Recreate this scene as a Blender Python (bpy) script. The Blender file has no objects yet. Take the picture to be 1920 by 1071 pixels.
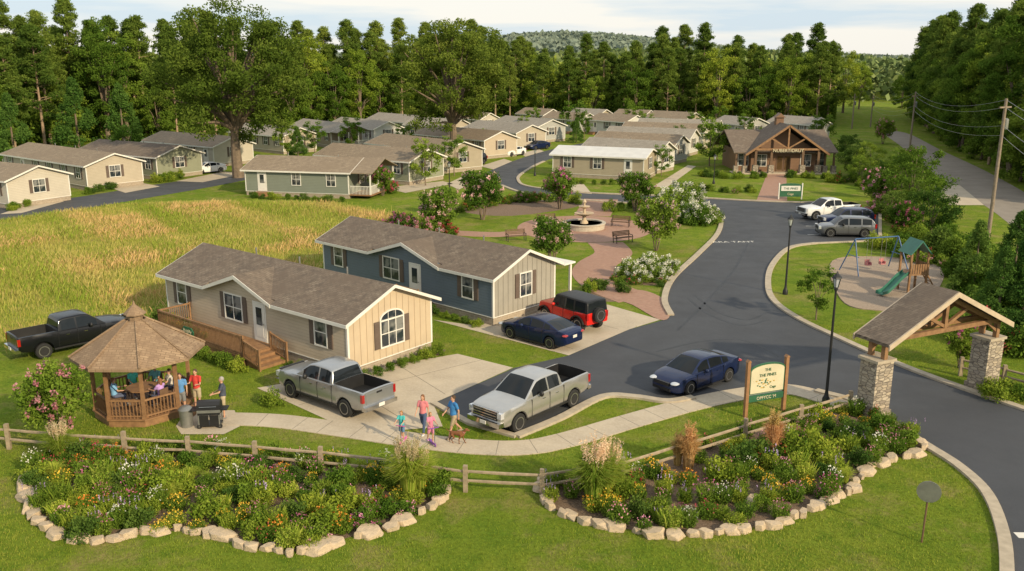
import bpy, math, random, time
import numpy as np
from mathutils import Vector, Matrix
from mathutils.geometry import tessellate_polygon
T0=time.time()
R=random.Random(7); rng=np.random.default_rng(7)
H=15.0; PT=math.radians(14.2); SP,CP=math.sin(PT),math.cos(PT); FP=1680.0
# unprojection helper: turns image pixel coordinates into a point on the (flat) ground
def G(px,py,z=0.0):
    u=(px-960)/FP; v=(py-535.5)/FP; t=(H-z)/(SP+v*CP)
    return Vector((u*t,(CP-v*SP)*t,z))
sc=bpy.context.scene; SC=sc.collection
# ------------------------------------------------ materials
class N:
    def __init__(s,name):
        s.m=bpy.data.materials.new(name); s.m.use_nodes=True; s.t=s.m.node_tree; s.t.nodes.clear(); s.o=s.n('ShaderNodeOutputMaterial')
    def n(s,ty,**k):
        d=s.t.nodes.new(ty)
        for a,v in k.items(): setattr(d,a,v)
        return d
    def l(s,a,b): s.t.links.new(a,b)
    def mix(s,f,a,b,mode='MIX'):
        d=s.n('ShaderNodeMixRGB',blend_type=mode)
        for i,x in enumerate((f,a,b)):
            if isinstance(x,bpy.types.NodeSocket): s.l(x,d.inputs[i])
            elif isinstance(x,(int,float)): d.inputs[i].default_value=x if i==0 else (x,x,x,1)
            else: d.inputs[i].default_value=(*x,1)
        return d.outputs[0]
    def noise(s,co,scale,detail=5,rough=.6,lo=None,hi=None):
        d=s.n('ShaderNodeTexNoise'); s.l(co,d.inputs['Vector']); d.inputs['Scale'].default_value=scale; d.inputs['Detail'].default_value=detail; d.inputs['Roughness'].default_value=rough
        if lo is None: return d.outputs[0]
        return s.rng(d.outputs[0],lo,hi)
    def rng(s,x,lo,hi,a=0,b=1):
        r=s.n('ShaderNodeMapRange'); s.l(x,r.inputs[0]); r.inputs[1].default_value=lo; r.inputs[2].default_value=hi; r.inputs[3].default_value=a; r.inputs[4].default_value=b
        return r.outputs[0]
    def math(s,op,a,b=0.0):
        d=s.n('ShaderNodeMath',operation=op)
        for i,x in enumerate((a,b)):
            if isinstance(x,bpy.types.NodeSocket): s.l(x,d.inputs[i])
            else: d.inputs[i].default_value=x
        return d.outputs[0]
    def bsdf(s,col,rough=.7,metal=0,bump=None,bstr=.3,bdist=.02,coat=0,spec=.4):
        b=s.n('ShaderNodeBsdfPrincipled')
        if isinstance(col,bpy.types.NodeSocket): s.l(col,b.inputs['Base Color'])
        else: b.inputs['Base Color'].default_value=(*col,1)
        if isinstance(rough,bpy.types.NodeSocket): s.l(rough,b.inputs['Roughness'])
        else: b.inputs['Roughness'].default_value=rough
        b.inputs['Metallic'].default_value=metal; b.inputs['Coat Weight'].default_value=coat; b.inputs['Specular IOR Level'].default_value=spec; b.inputs['Coat Roughness'].default_value=.04
        if bump is not None:
            p=s.n('ShaderNodeBump'); s.l(bump,p.inputs['Height']); p.inputs['Strength'].default_value=bstr; p.inputs['Distance'].default_value=bdist; s.l(p.outputs[0],b.inputs['Normal'])
        s.l(b.outputs[0],s.o.inputs[0]); return b
    def co(s): return s.n('ShaderNodeTexCoord').outputs['Object']
    def xyz(s,co):
        d=s.n('ShaderNodeSeparateXYZ'); s.l(co,d.inputs[0]); return d.outputs
    def comb(s,x,y,z=0.0):
        d=s.n('ShaderNodeCombineXYZ')
        for i,v in enumerate((x,y,z)):
            if isinstance(v,bpy.types.NodeSocket): s.l(v,d.inputs[i])
            else: d.inputs[i].default_value=v
        return d.outputs[0]
def pm(name,c,c2=None,sc=2,rough=.7,metal=0,bump=0,bs=30,coat=0,spec=.4,bd=.02):
    k=N(name); co=k.co(); col=c
    if c2 is None: c2=tuple(x*.82 for x in c)
    col=k.mix(k.noise(co,sc,6,.6,.35,.65),c,c2)
    k.bsdf(col,rough,metal,k.noise(co,bs,4) if bump else None,bump,bd,coat,spec); return k.m
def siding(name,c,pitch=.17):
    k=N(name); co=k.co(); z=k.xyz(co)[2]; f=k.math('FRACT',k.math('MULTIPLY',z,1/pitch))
    g=k.rng(f,0,.1,.62,1); col=k.mix(1.0,k.mix(k.noise(co,1.2,5,.6,.3,.7),c,tuple(x*.9 for x in c)),g,'MULTIPLY')  # darker line painted along each lap groove as its shadow gap
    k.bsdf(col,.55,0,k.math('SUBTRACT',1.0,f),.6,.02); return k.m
def shingle(name,c,c2,c3):
    k=N(name); co=k.co(); b=k.n('ShaderNodeTexBrick',offset=.5); x,y,z=k.xyz(co)
    k.l(k.comb(k.math('ADD',x,k.math('MULTIPLY',z,.15)),k.math('ADD',y,z)),b.inputs[0])
    b.inputs['Color1'].default_value=(*c,1); b.inputs['Color2'].default_value=(*c2,1); b.inputs['Mortar'].default_value=(*[v*.45 for v in c],1)
    b.inputs['Scale'].default_value=1; b.inputs['Brick Width'].default_value=.33; b.inputs['Row Height'].default_value=.17; b.inputs['Mortar Size'].default_value=.012; b.inputs['Bias'].default_value=0
    col=k.mix(k.noise(co,2.2,8,.7,.42,.62),b.outputs[0],c3); col=k.mix(k.noise(co,.5,3,.6,.4,.7),col,tuple(v*.8 for v in c))
    k.bsdf(col,.9,0,b.outputs[1],-.5,.02,spec=.2); return k.m
def masonry(name,c,c2,mort,w,h,ms=.02,rot=False,flat=False,noi=.5):
    k=N(name); co=k.co(); b=k.n('ShaderNodeTexBrick',offset=.5); x,y,z=k.xyz(co)
    v=k.comb(x,y) if flat else k.comb(k.math('ADD',x,y),z)
    k.l(v,b.inputs[0])
    b.inputs['Color1'].default_value=(*c,1); b.inputs['Color2'].default_value=(*c2,1); b.inputs['Mortar'].default_value=(*mort,1)
    b.inputs['Scale'].default_value=1; b.inputs['Brick Width'].default_value=w; b.inputs['Row Height'].default_value=h; b.inputs['Mortar Size'].default_value=ms
    col=k.mix(k.math('MULTIPLY',k.noise(co,3,6,.65,.35,.7),noi),b.outputs[0],tuple(v*.55 for v in c2))
    k.bsdf(col,.85,0,k.math('SUBTRACT',k.noise(co,25,4),b.outputs[1]),.5,.02); return k.m
def fieldstone(name,cols,mort):
    k=N(name); co=k.co(); x,y,z=k.xyz(co); v=k.comb(k.math('MULTIPLY',x,3.1),k.math('MULTIPLY',y,3.1),k.math('MULTIPLY',z,7.5))
    a=k.n('ShaderNodeTexVoronoi',distance='CHEBYCHEV'); a.inputs['Randomness'].default_value=.75; a.inputs['Scale'].default_value=1; k.l(v,a.inputs['Vector'])
    d=k.n('ShaderNodeTexVoronoi',feature='DISTANCE_TO_EDGE'); d.inputs['Randomness'].default_value=.75; d.inputs['Scale'].default_value=1; k.l(v,d.inputs['Vector'])
    r=k.n('ShaderNodeValToRGB'); k.l(k.xyz(a.outputs['Color'])[0],r.inputs[0]); e=r.color_ramp.elements; e[0].color=(*cols[0],1); e[1].color=(*cols[-1],1)
    for i,c in enumerate(cols[1:-1]): m=e.new((i+1)/(len(cols)-1)); m.color=(*c,1)
    g=k.rng(d.outputs['Distance'],.02,.09); col=k.mix(g,mort,k.mix(k.noise(co,12,5,.7,.3,.7),r.outputs[0],k.mix(1.0,r.outputs[0],.75,'MULTIPLY')))
    k.bsdf(col,.9,0,g,.7,.04); return k.m
def leafm(name,c1,c2,c3,tr=.3,lo=.75,hi=1.3):
    k=N(name); a=k.n('ShaderNodeAttribute',attribute_name='rnd'); r=k.n('ShaderNodeValToRGB'); k.l(a.outputs['Fac'],r.inputs[0])
    e=r.color_ramp.elements; e[0].color=(*c1,1); e[1].color=(*c3,1); m=e.new(.5); m.color=(*c2,1)
    oi=k.n('ShaderNodeObjectInfo'); col=k.mix(1.0,r.outputs[0],k.rng(oi.outputs['Random'],0,1,lo,hi),'MULTIPLY')
    hs=k.n('ShaderNodeHueSaturation'); k.l(col,hs.inputs['Color']); k.l(k.rng(oi.outputs['Random'],0,1,.512,.478),hs.inputs['Hue'])
    d=k.n('ShaderNodeBsdfDiffuse'); t=k.n('ShaderNodeBsdfTranslucent'); k.l(hs.outputs[0],d.inputs[0]); k.l(hs.outputs[0],t.inputs[0])
    mx=k.n('ShaderNodeMixShader'); mx.inputs[0].default_value=tr; k.l(d.outputs[0],mx.inputs[1]); k.l(t.outputs[0],mx.inputs[2]); k.l(mx.outputs[0],k.o.inputs[0]); return k.m
def grassm(name,c1,c2,c3,dry,dr=.75,c4=None):
    k=N(name); co=k.co()
    col=k.mix(k.noise(co,.16,4,.6,.35,.65),c1,c2); col=k.mix(k.noise(co,1.1,6,.7,.42,.7),col,c3); col=k.mix(k.math('MULTIPLY',k.noise(co,.33,7,.75,.50,.66),dr),col,dry)
    if c4: col=k.mix(k.noise(co,.11,5,.65,.54,.66),col,c4)
    col=k.mix(k.noise(co,7,6,.8,.40,.66),col,k.mix(1.0,col,.55,'MULTIPLY'))
    k.bsdf(col,.95,0,k.noise(co,22,5,.8),.9,.06,spec=.05); return k.m
M={}
M['lawn']=grassm('lawn_grass',(.165,.24,.024),(.235,.285,.034),(.11,.19,.018),(.32,.27,.095),.9)
M['meadow']=grassm('meadow_grass',(.26,.31,.04),(.40,.37,.08),(.19,.28,.03),(.47,.38,.14),.8,(.40,.31,.11))
k=N('asphalt'); co=k.co(); col=k.mix(k.noise(co,.25,6,.6,.3,.7),(.036,.040,.050),(.060,.064,.074)); col=k.mix(k.noise(co,60,3,.7,.3,.8),col,(.085,.087,.092)); k.bsdf(col,k.rng(k.noise(co,.6,5),.3,.7,.6,.85),0,k.noise(co,80,3),.25,.01,spec=.25); M['asphalt']=k.m
k=N('old_asphalt'); co=k.co(); k.bsdf(k.mix(k.noise(co,.4,6,.6,.3,.7),(.20,.17,.14),(.27,.235,.195)),.9,0,k.noise(co,50,3),.25,.01); M['oldasphalt']=k.m
k=N('concrete'); co=k.co(); x,y,z=k.xyz(co); col=k.mix(k.noise(co,.7,8,.65,.3,.7),(.50,.42,.31),(.38,.315,.235)); col=k.mix(k.noise(co,9,5,.7,.45,.8),col,(.53,.46,.355)); k.bsdf(col,.85,0,k.noise(co,60,3),.15,.01); M['conc']=k.m
M['kerb']=pm('kerb_concrete',(.45,.38,.285),(.35,.295,.22),3,.85,bump=.2,bs=40)
M['joint']=pm('joint_dark',(.2,.175,.14))  # darker tone for the joints between concrete slabs
M['brickp']=masonry('brick_paving',(.35,.185,.13),(.42,.245,.175),(.31,.24,.18),.2,.1,.008,flat=True,noi=.35)
k=N('mulch'); co=k.co(); col=k.mix(k.noise(co,14,6,.8,.35,.65),(.12,.075,.048),(.27,.19,.13)); k.bsdf(col,.95,0,k.noise(co,30,4,.8),1,.05); M['mulch']=k.m
k=N('play_chips'); co=k.co(); col=k.mix(k.noise(co,20,6,.8,.35,.65),(.26,.195,.145),(.44,.345,.26)); k.bsdf(col,.95,0,k.noise(co,30,4,.8),1,.05); M['chips']=k.m
M['white']=pm('white_trim',(.70,.67,.61),(.62,.595,.54),1,.5)
k=N('window_glass'); co=k.co(); z=k.xyz(co)[2]; f=k.math('FRACT',k.math('MULTIPLY',z,1/.06)); bl=k.mix(k.rng(f,.0,.5),(.10,.105,.11),(.22,.22,.21)); k.bsdf(k.mix(k.noise(co,.9,2,.5,.46,.54),(.022,.03,.038),bl),.06,spec=.6); M['glass']=k.m
M['shutter']=pm('shutter_brown',(.13,.095,.075),None,2,.6)
M['found']=masonry('foundation_stone',(.30,.24,.18),(.38,.31,.23),(.42,.36,.28),.4,.18)
M['pale']=pm('pale_cast_stone',(.50,.44,.35),(.40,.35,.275),4,.8,bump=.3,bs=15)
M['stone']=fieldstone('stacked_stone',((.24,.20,.165),(.46,.38,.28),(.33,.28,.22),(.54,.46,.35),(.38,.32,.26)),(.16,.135,.11))
M['wood']=pm('stained_timber',(.29,.16,.075),(.195,.105,.05),4,.65,bump=.2,bs=20)
M['dwood']=pm('dark_timber',(.12,.07,.04),(.16,.095,.055),4,.65,bump=.2,bs=20)
M['gwood']=pm('weathered_rail',(.36,.28,.185),(.24,.19,.13),5,.85,bump=.5,bs=25)
M['shA']=shingle('roof_shingles_brown',(.175,.135,.105),(.24,.195,.15),(.115,.092,.075))
M['shB']=shingle('roof_shingles_tan',(.27,.21,.15),(.33,.265,.19),(.19,.15,.11))
M['shC']=shingle('roof_shingles_gazebo',(.28,.19,.12),(.35,.25,.16),(.19,.13,.085))
M['shG']=shingle('roof_shingles_grey',(.31,.275,.23),(.37,.335,.285),(.23,.205,.17))
M['shM']=pm('metal_roof_white',(.60,.59,.56),(.52,.51,.49),1,.4)
M['black']=pm('black_plastic',(.015,.015,.016),(.02,.02,.021),3,.45)
M['tyre']=pm('tyre_rubber',(.02,.02,.02),None,6,.85)
M['rim']=pm('alloy_rim',(.42,.42,.43),(.3,.3,.31),3,.3,.85)
M['chrome']=pm('chrome',(.6,.6,.6),(.5,.5,.5),3,.15,1)
M['cglass']=pm('car_glass',(.010,.013,.016),(.016,.02,.024),1,.04,spec=.28)
M['lamp']=pm('headlamp_lens',(.6,.62,.65),None,5,.1,.3,coat=1)
M['tail']=pm('tail_lamp_red',(.35,.012,.01),None,5,.15,coat=1)
M['bark']=pm('bark',(.21,.155,.11),(.13,.10,.07),3,.95,bump=.8,bs=8,bd=.05)
M['pbark']=pm('pine_bark',(.38,.27,.18),(.24,.165,.11),3,.95,bump=.8,bs=6,bd=.05)
M['greyst']=pm('garden_stone',(.56,.43,.285),(.40,.32,.23),2.2,.85,bump=.6,bs=7,bd=.05)
M['metalg']=pm('galvanised_metal',(.30,.30,.28),(.24,.24,.23),4,.45,.6)
M['wire']=pm('aluminium_wire',(.28,.28,.28),None,4,.5)
M['pole']=pm('utility_pole_wood',(.27,.21,.155),(.19,.15,.11),5,.9,bump=.3)
M['water']=pm('fountain_water',(.10,.17,.16),(.16,.23,.21),3,.12,spec=.6,bump=.3,bs=6)
M['cream']=pm('sign_cream',(.60,.54,.37),(.54,.485,.33),2,.55)
M['beam']=pm('light_fascia_timber',(.50,.40,.29),(.42,.335,.24),4,.6)
M['sgreen']=pm('sign_green',(.03,.12,.06),None,2,.5)
M['gold']=pm('sign_gold',(.5,.33,.08),None,2,.5)
L={}
L['pine']=leafm('pine_needles',(.06,.108,.02),(.115,.178,.03),(.20,.26,.048),.35,.75,1.45)
L['dec']=leafm('broadleaf',(.07,.13,.018),(.13,.21,.028),(.215,.295,.044),.35,.72,1.4)
L['decy']=leafm('broadleaf_light',(.10,.17,.018),(.18,.26,.03),(.29,.35,.05))
L['oak']=leafm('oak_leaves',(.07,.115,.018),(.135,.19,.029),(.22,.27,.048),.35)
L['dark']=leafm('dark_leaves',(.042,.09,.018),(.08,.145,.027),(.14,.21,.04))
L['shrub']=leafm('shrub_leaves',(.06,.12,.015),(.115,.20,.025),(.20,.285,.045))
L['cedar']=leafm('evergreen_leaves',(.045,.105,.022),(.08,.16,.03),(.13,.225,.045),.3)
L['blade']=leafm('grass_blades',(.13,.20,.02),(.20,.27,.03),(.33,.34,.07))
L['reed']=leafm('tall_grass_blades',(.26,.33,.04),(.46,.42,.11),(.62,.50,.19))
L['reedo']=leafm('tall_grass_rust',(.36,.29,.09),(.50,.37,.14),(.62,.47,.2))
L['reedg']=leafm('tall_grass_green',(.17,.27,.028),(.27,.36,.045),(.41,.44,.085))
L['plume']=leafm('grass_plumes',(.50,.37,.20),(.64,.50,.31),(.74,.61,.42))
L['plumeo']=leafm('golden_plumes',(.46,.28,.10),(.58,.38,.15),(.68,.48,.22),lo=.9,hi=1.1)
FL={'pink':((.48,.16,.2),(.62,.28,.34),(.72,.44,.46)),'white':((.54,.54,.42),(.68,.67,.56),(.76,.75,.66)),'yellow':((.56,.36,.03),(.70,.50,.05),(.78,.62,.12)),'orange':((.55,.2,.03),(.66,.30,.04),(.74,.42,.08)),'red':((.30,.03,.03),(.42,.06,.06),(.52,.14,.12)),'magenta':((.32,.06,.13),(.46,.13,.23),(.58,.28,.38)),'purple':((.28,.17,.34),(.38,.26,.46),(.5,.38,.56)),'blush':((.58,.33,.31),(.68,.45,.42),(.74,.6,.52))}
for n_,c_ in FL.items(): L[n_]=leafm('petals_'+n_,*c_,.25)
# ------------------------------------------------ mesh builder
class MB:
    def __init__(s): s.v=[];s.f=[];s.m=[]
    def add(s,vs,fs,m=0):
        o=len(s.v); s.v+=[tuple(v) for v in vs]; s.f+=[tuple(i+o for i in f) for f in fs]; s.m+=[m]*len(fs)
    def box(s,a,b,m=0):
        x0,y0,z0=a;x1,y1,z1=b
        s.add([(x0,y0,z0),(x1,y0,z0),(x1,y1,z0),(x0,y1,z0),(x0,y0,z1),(x1,y0,z1),(x1,y1,z1),(x0,y1,z1)],[(3,2,1,0),(4,5,6,7),(0,1,5,4),(1,2,6,5),(2,3,7,6),(3,0,4,7)],m); return s
    def cbox(s,c,d,m=0): return s.box([c[i]-d[i]/2 for i in range(3)],[c[i]+d[i]/2 for i in range(3)],m)
    def tube(s,P,Rr,n=8,m=0):
        P=[Vector(p) for p in P]
        if not hasattr(Rr,'__len__'): Rr=[Rr]*len(P)
        o=len(s.v); up=None
        for i,p in enumerate(P):
            d=(P[min(i+1,len(P)-1)]-P[max(i-1,0)]).normalized()
            if up is None: up=Vector((0,0,1)) if abs(d.z)<.9 else Vector((1,0,0))
            a=d.cross(up); a=a.normalized() if a.length>1e-4 else d.orthogonal().normalized(); b=a.cross(d).normalized(); up=b
            for j in range(n):
                t=2*math.pi*(j+.5)/n; s.v.append(tuple(p+(a*math.cos(t)+b*math.sin(t))*Rr[i]))
        for i in range(len(P)-1):
            for j in range(n):
                q=(j+1)%n; s.f.append((o+i*n+j,o+i*n+q,o+i*n+n+q,o+i*n+n+j)); s.m.append(m)
        s.f.append(tuple(o+j for j in range(n))[::-1]); s.f.append(tuple(o+(len(P)-1)*n+j for j in range(n))); s.m+=[m,m]; return s
    def beam(s,a,b,w,m=0): return s.tube([a,b],w*.7071,4,m)
    def sph(s,c,r,n=12,k=8,m=0):
        if not hasattr(r,'__len__'): r=(r,r,r)
        vs=[(c[0],c[1],c[2]-r[2])]
        for i in range(1,k):
            t=math.pi*i/k
            for j in range(n): vs.append((c[0]+r[0]*math.sin(t)*math.cos(2*math.pi*j/n),c[1]+r[1]*math.sin(t)*math.sin(2*math.pi*j/n),c[2]-r[2]*math.cos(t)))
        vs.append((c[0],c[1],c[2]+r[2])); fs=[]
        for j in range(n):
            q=(j+1)%n; fs.append((0,1+q,1+j)); fs.append((len(vs)-1,1+(k-2)*n+j,1+(k-2)*n+q))
            for i in range(k-2): fs.append((1+i*n+j,1+i*n+q,1+i*n+n+q,1+i*n+n+j))
        s.add(vs,fs,m); return s
    def lathe(s,prof,n=24,m=0,c=(0,0,0),axis='z',ph=0):
        vs=[];fs=[]
        for r,z in prof:
            for j in range(n):
                t=2*math.pi*j/n+ph; x,y=r*math.cos(t),r*math.sin(t)
                vs.append((c[0]+x,c[1]+y,c[2]+z) if axis=='z' else (c[0]+x,c[1]+z,c[2]+y))
        for i in range(len(prof)-1):
            for j in range(n): q=(j+1)%n; fs.append((i*n+j,i*n+q,i*n+n+q,i*n+n+j))
        if prof[0][0]>1e-4: fs.append(tuple(range(n))[::-1])
        if prof[-1][0]>1e-4: fs.append(tuple(range((len(prof)-1)*n,len(prof)*n)))
        s.add(vs,fs,m); return s
    def prism(s,poly,axis,a,b,m=0,me=None):
        n=len(poly); f={'x':lambda p,t:(t,p[0],p[1]),'y':lambda p,t:(p[0],t,p[1]),'z':lambda p,t:(p[0],p[1],t)}[axis]
        vs=[f(p,a) for p in poly]+[f(p,b) for p in poly]
        s.add(vs,[(i,(i+1)%n,(i+1)%n+n,i+n) for i in range(n)],m); o=len(s.v)-2*n
        for off in (0,n):
            tr=tessellate_polygon([[Vector((p[0],p[1],0)) for p in poly]])
            s.f+=[tuple(o+off+i for i in t) for t in tr]; s.m+=[m if me is None else me]*len(tr)
        return s
    def mesh(s,name,mats,smooth=False,ang=35,norm=True):
        me=bpy.data.meshes.new(name); me.from_pydata(s.v,[],s.f)
        for x in (mats if isinstance(mats,(list,tuple)) else [mats]): me.materials.append(x)
        me.polygons.foreach_set('material_index',s.m)
        if norm:
            import bmesh
            b=bmesh.new(); b.from_mesh(me); bmesh.ops.recalc_face_normals(b,faces=b.faces); b.to_mesh(me); b.free()
        if smooth:
            me.polygons.foreach_set('use_smooth',[True]*len(me.polygons)); me.set_sharp_from_angle(angle=math.radians(ang))
        me.update(); return me
def E(name,label,cat,loc=(0,0,0),rz=0,s=1,group=None):
    o=bpy.data.objects.new(name,None); o.empty_display_size=.3; SC.objects.link(o); o.location=loc; o.rotation_euler=(0,0,rz); o.scale=(s,s,s) if not hasattr(s,'__len__') else s
    o['label']=label; o['category']=cat
    if group: o['group']=group
    return o
def O(name,me,parent=None,loc=(0,0,0),rz=0,label=None,rot=None,**kw):
    o=bpy.data.objects.new(name,me); SC.objects.link(o); o.location=loc; o.rotation_euler=rot or (0,0,rz)
    if parent: o.parent=parent
    if label: o['label']=label
    for a,v in kw.items(): o[a]=v
    return o
def place(pr,loc,rz=0,s=1,label=None,group=None):
    e=E(pr['name'],label or pr['label'],pr['cat'],loc,rz,s,group or pr.get('group'))
    for n,me in pr['parts']: O(n,me,e)
    return e
def npmesh(name,V,nper,mat,rnd=None):
    me=bpy.data.meshes.new(name); V=np.asarray(V,dtype=np.float32); nv=len(V); n=nv//nper
    me.vertices.add(nv); me.vertices.foreach_set('co',V.ravel()); me.loops.add(nv); me.loops.foreach_set('vertex_index',np.arange(nv,dtype=np.int32))
    me.polygons.add(n); me.polygons.foreach_set('loop_start',np.arange(n,dtype=np.int32)*nper); me.materials.append(mat)
    a=me.attributes.new('rnd','FLOAT','POINT'); r=rng.random(n) if rnd is None else np.clip(rnd,0,1); a.data.foreach_set('value',np.repeat(r,nper).astype(np.float32))
    me.update(calc_edges=True); return me
def nrm(a): return a/np.maximum(np.linalg.norm(a,axis=1,keepdims=True),1e-6)
def cards(C,s,asp=.5,flat=1.0):
    n=len(C); a=rng.normal(size=(n,3)); a[:,2]*=flat; a=nrm(a); b=nrm(np.cross(a,rng.normal(size=(n,3)))); s=(np.ones(n)*s*rng.uniform(.6,1.3,n)).reshape(-1,1)
    return np.stack([C+a*s,C+b*s*asp,C-a*s,C-b*s*asp],1).reshape(-1,3)
def blades(B,h,w,lean=.35,dirs=None):
    n=len(B); d=rng.normal(size=(n,3)); d[:,2]=0; d=nrm(d) if dirs is None else dirs; sd=np.stack([-d[:,1],d[:,0],0*d[:,0]],1); h=np.asarray(h).reshape(-1,1)
    ln=h*lean*rng.uniform(.2,1.2,(n,1)); up=np.array([[0,0,1.0]])
    return np.stack([B-sd*w,B+sd*w,B+d*ln*.5+up*h*.62+sd*w*.7,B+d*ln*1.2+up*h],1).reshape(-1,3)
def clumps(cl,per,fuzz=1.0):
    P=[];r=[]
    for c,rad in cl:
        d=nrm(rng.normal(size=(per,3)))*(rng.random((per,1))**.45)*fuzz*rng.uniform(.8,1.2,(per,1)); P.append(np.array(c)+d*np.array(rad)); r.append(np.clip(rng.random()*.45+rng.random(per)*.4+d[:,2]*.12+.05,0,1))
    return np.concatenate(P),np.concatenate(r)
# ------------------------------------------------ plant prototypes
def pine(h,rad,start,nb=100,per=120,seed=0,mat='pine'):
    q=random.Random(seed); tb=MB(); lean=q.uniform(-.4,.4); pts=[(lean*(i/6)**2,0,h*.97*i/6) for i in range(7)]; r0=.011*h+.05
    tb.tube(pts,[r0*(1-.85*i/6) for i in range(7)],8); cl=[]
    for i in range(nb):
        u=q.random()**.9; z=h*(start+(1-start)*u); rr=rad*((1-u)**.6)*(.4+.6*min(1,u*5+.3)); a=q.random()*6.28; k=q.uniform(.3,1.08)*rr; x=lean*(z/h)**2
        c=(x+math.cos(a)*k,math.sin(a)*k,z+q.uniform(-.3,.6)); s=q.uniform(.65,1.15)*(.48+rad*.15); cl.append((c,(s,s,s*.6)))
        if i%3==0: tb.tube([(x,0,z-.5),c],[.07,.02],4)
    cl.append(((lean,0,h-.6),(.6,.6,1.0))); P,r=clumps(cl,per)
    return dict(name='pine_tree',cat='tree',label='tall pine with bare trunk and high crown',group='woodland trees',parts=[('trunk',tb.mesh('trunk',M['pbark'],True)),('crown',npmesh('crown',cards(P,.27,.28),4,L[mat],r))])
def decid(h,rad,base,nb=80,per=170,seed=0,mat='dec',leaf=.2,name='broadleaf_tree',label='broad leafy green tree with rounded crown',limbs=10,tr=None,crs=.24):
    q=random.Random(seed); tb=MB(); r0=tr or .018*h; zc=(h+base)/2; hz=(h-base)/2; fork=base+hz*.25
    tb.tube([(0,0,0),(.02*h*q.uniform(-1,1),0,fork*.5),(0,0,fork),(q.uniform(-.5,.5)*rad*.2,q.uniform(-.5,.5)*rad*.2,zc+hz*.5)],[r0*1.25,r0,r0*.8,r0*.25],9); cl=[]
    for i in range(nb):
        d=Vector((q.gauss(0,1),q.gauss(0,1),q.gauss(.15,1))).normalized(); k=q.uniform(.4,1)**.6; k*=q.uniform(.8,1.15)
        c=(d.x*rad*k,d.y*rad*k,zc+d.z*hz*k); s=rad*crs*q.uniform(.65,1.25); cl.append((c,(s,s,s*.7)))
        if i<limbs:
            mid=(c[0]*.4,c[1]*.4,fork+(c[2]-fork)*.55); tb.tube([(0,0,fork*q.uniform(.75,1)),mid,c],[r0*.5,r0*.32,r0*.08],6)
    P,r=clumps(cl,per)
    return dict(name=name,cat='tree',label=label,group='woodland trees',parts=[('trunk',tb.mesh('trunk',M['bark'],True)),('crown',npmesh('crown',cards(P,leaf,.5),4,L[mat],r))])
PINES=[pine(22,3.9,.38,seed=1),pine(24,3.7,.46,seed=2),pine(20,4.1,.26,seed=3),pine(23,4.3,.4,nb=110,seed=4),pine(21,3.4,.5,seed=5,nb=85)]
DECS=[decid(17,5,1.2,seed=11),decid(19,5.2,2.2,seed=12,mat='decy'),decid(15,4.8,.6,seed=13),decid(20,4.9,2.6,nb=90,seed=14),decid(13,4.4,.4,seed=15,mat='dec')]
DARKS=[decid(18,5,1.2,seed=21,mat='dark'),decid(21,5.2,2,seed=22,mat='dark',nb=90),decid(17,5,1.0,seed=23,mat='dec'),decid(12,4.4,.3,seed=24,mat='dec')]
SMT=decid(6,2.8,.5,nb=55,per=110,seed=25,mat='dec',leaf=.11,label='bushy green tree beside the parking area',limbs=8,tr=.09); SMT['group']='trees beside the parking'
SMD=decid(4.6,2.5,.2,nb=55,per=110,seed=26,mat='dark',leaf=.10,label='bushy dark green tree beside the lane',limbs=8,tr=.08); SMD['group']='trees beside the parking'
cc=[];q=random.Random(5)
for i in range(90):
    u=q.random(); a=q.random()*6.28; rr=3.0*(1-u)**.8*q.uniform(.7,1); cc.append(((math.cos(a)*rr,math.sin(a)*rr,.5+u*8.5),(.8*(1.1-u*.6),.8*(1.1-u*.6),.55)))
P,r=clumps(cc,110); CONE=dict(name='evergreen_tree',cat='tree',label='broad conical dark green evergreen tree',group='evergreen trees',parts=[('trunk',MB().tube([(0,0,0),(0,0,8)],[.2,.04],8).mesh('trunk',M['bark'],True)),('crown',npmesh('crown',cards(P,.16,.4),4,L['cedar'],r))])
OAKS=[decid(21.5,9.6,5.0,nb=190,per=270,seed=41,mat='oak',leaf=.19,name='oak_tree',label='very large old oak with wide crown',limbs=44,tr=.62,crs=.165),decid(21.5,8.6,3.6,nb=175,per=270,seed=43,mat='oak',leaf=.19,name='oak_tree',label='very large old oak with wide crown',limbs=40,tr=.6,crs=.17)]
SMALL=decid(4,1.5,.8,nb=34,per=90,seed=51,mat='shrub',leaf=.09,name='young_tree',label='young green tree with slim trunk',limbs=8,tr=.05)
SMALL['group']='young trees'
def myrtle(col,seed,dens=.5,h=4.0,per=26):
    q=random.Random(seed); tb=MB(); cl=[]
    for i in range(44):
        d=Vector((q.gauss(0,1),q.gauss(0,1),q.gauss(.1,.9))).normalized(); k=q.uniform(.45,1); c=(d.x*1.5*k,d.y*1.5*k,h*.58+d.z*h*.36*k); cl.append((c,(.52,.52,.44)))
    for i in range(6):
        c=cl[i*4][0]; a=i*1.05; tb.tube([(.1*math.cos(a),.1*math.sin(a),0),(.3*math.cos(a),.3*math.sin(a),h*.25),c],[.05,.04,.015],6)
    P,r=clumps(cl,160); fl=[]
    for c,_ in cl:
        for _ in range(3):
            if q.random()<dens:
                o=Vector((q.gauss(0,1),q.gauss(0,1),q.gauss(.3,1))).normalized()*.42; fl.append(((c[0]*1.1+o.x,c[1]*1.1+o.y,c[2]+o.z+.05),(.16,.16,.19)))
    Q,r2=clumps(fl,per)
    return dict(name='crape_myrtle',cat='tree',label='small flowering tree with %s blossoms'%col,group='flowering trees in the park',parts=[('trunk',tb.mesh('trunk',M['bark'],True)),('crown',npmesh('crown',cards(P,.095,.5),4,L['shrub'],r)),('blossom',npmesh('blossom',cards(Q,.06,.85),4,L[col],r2))])
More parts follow.
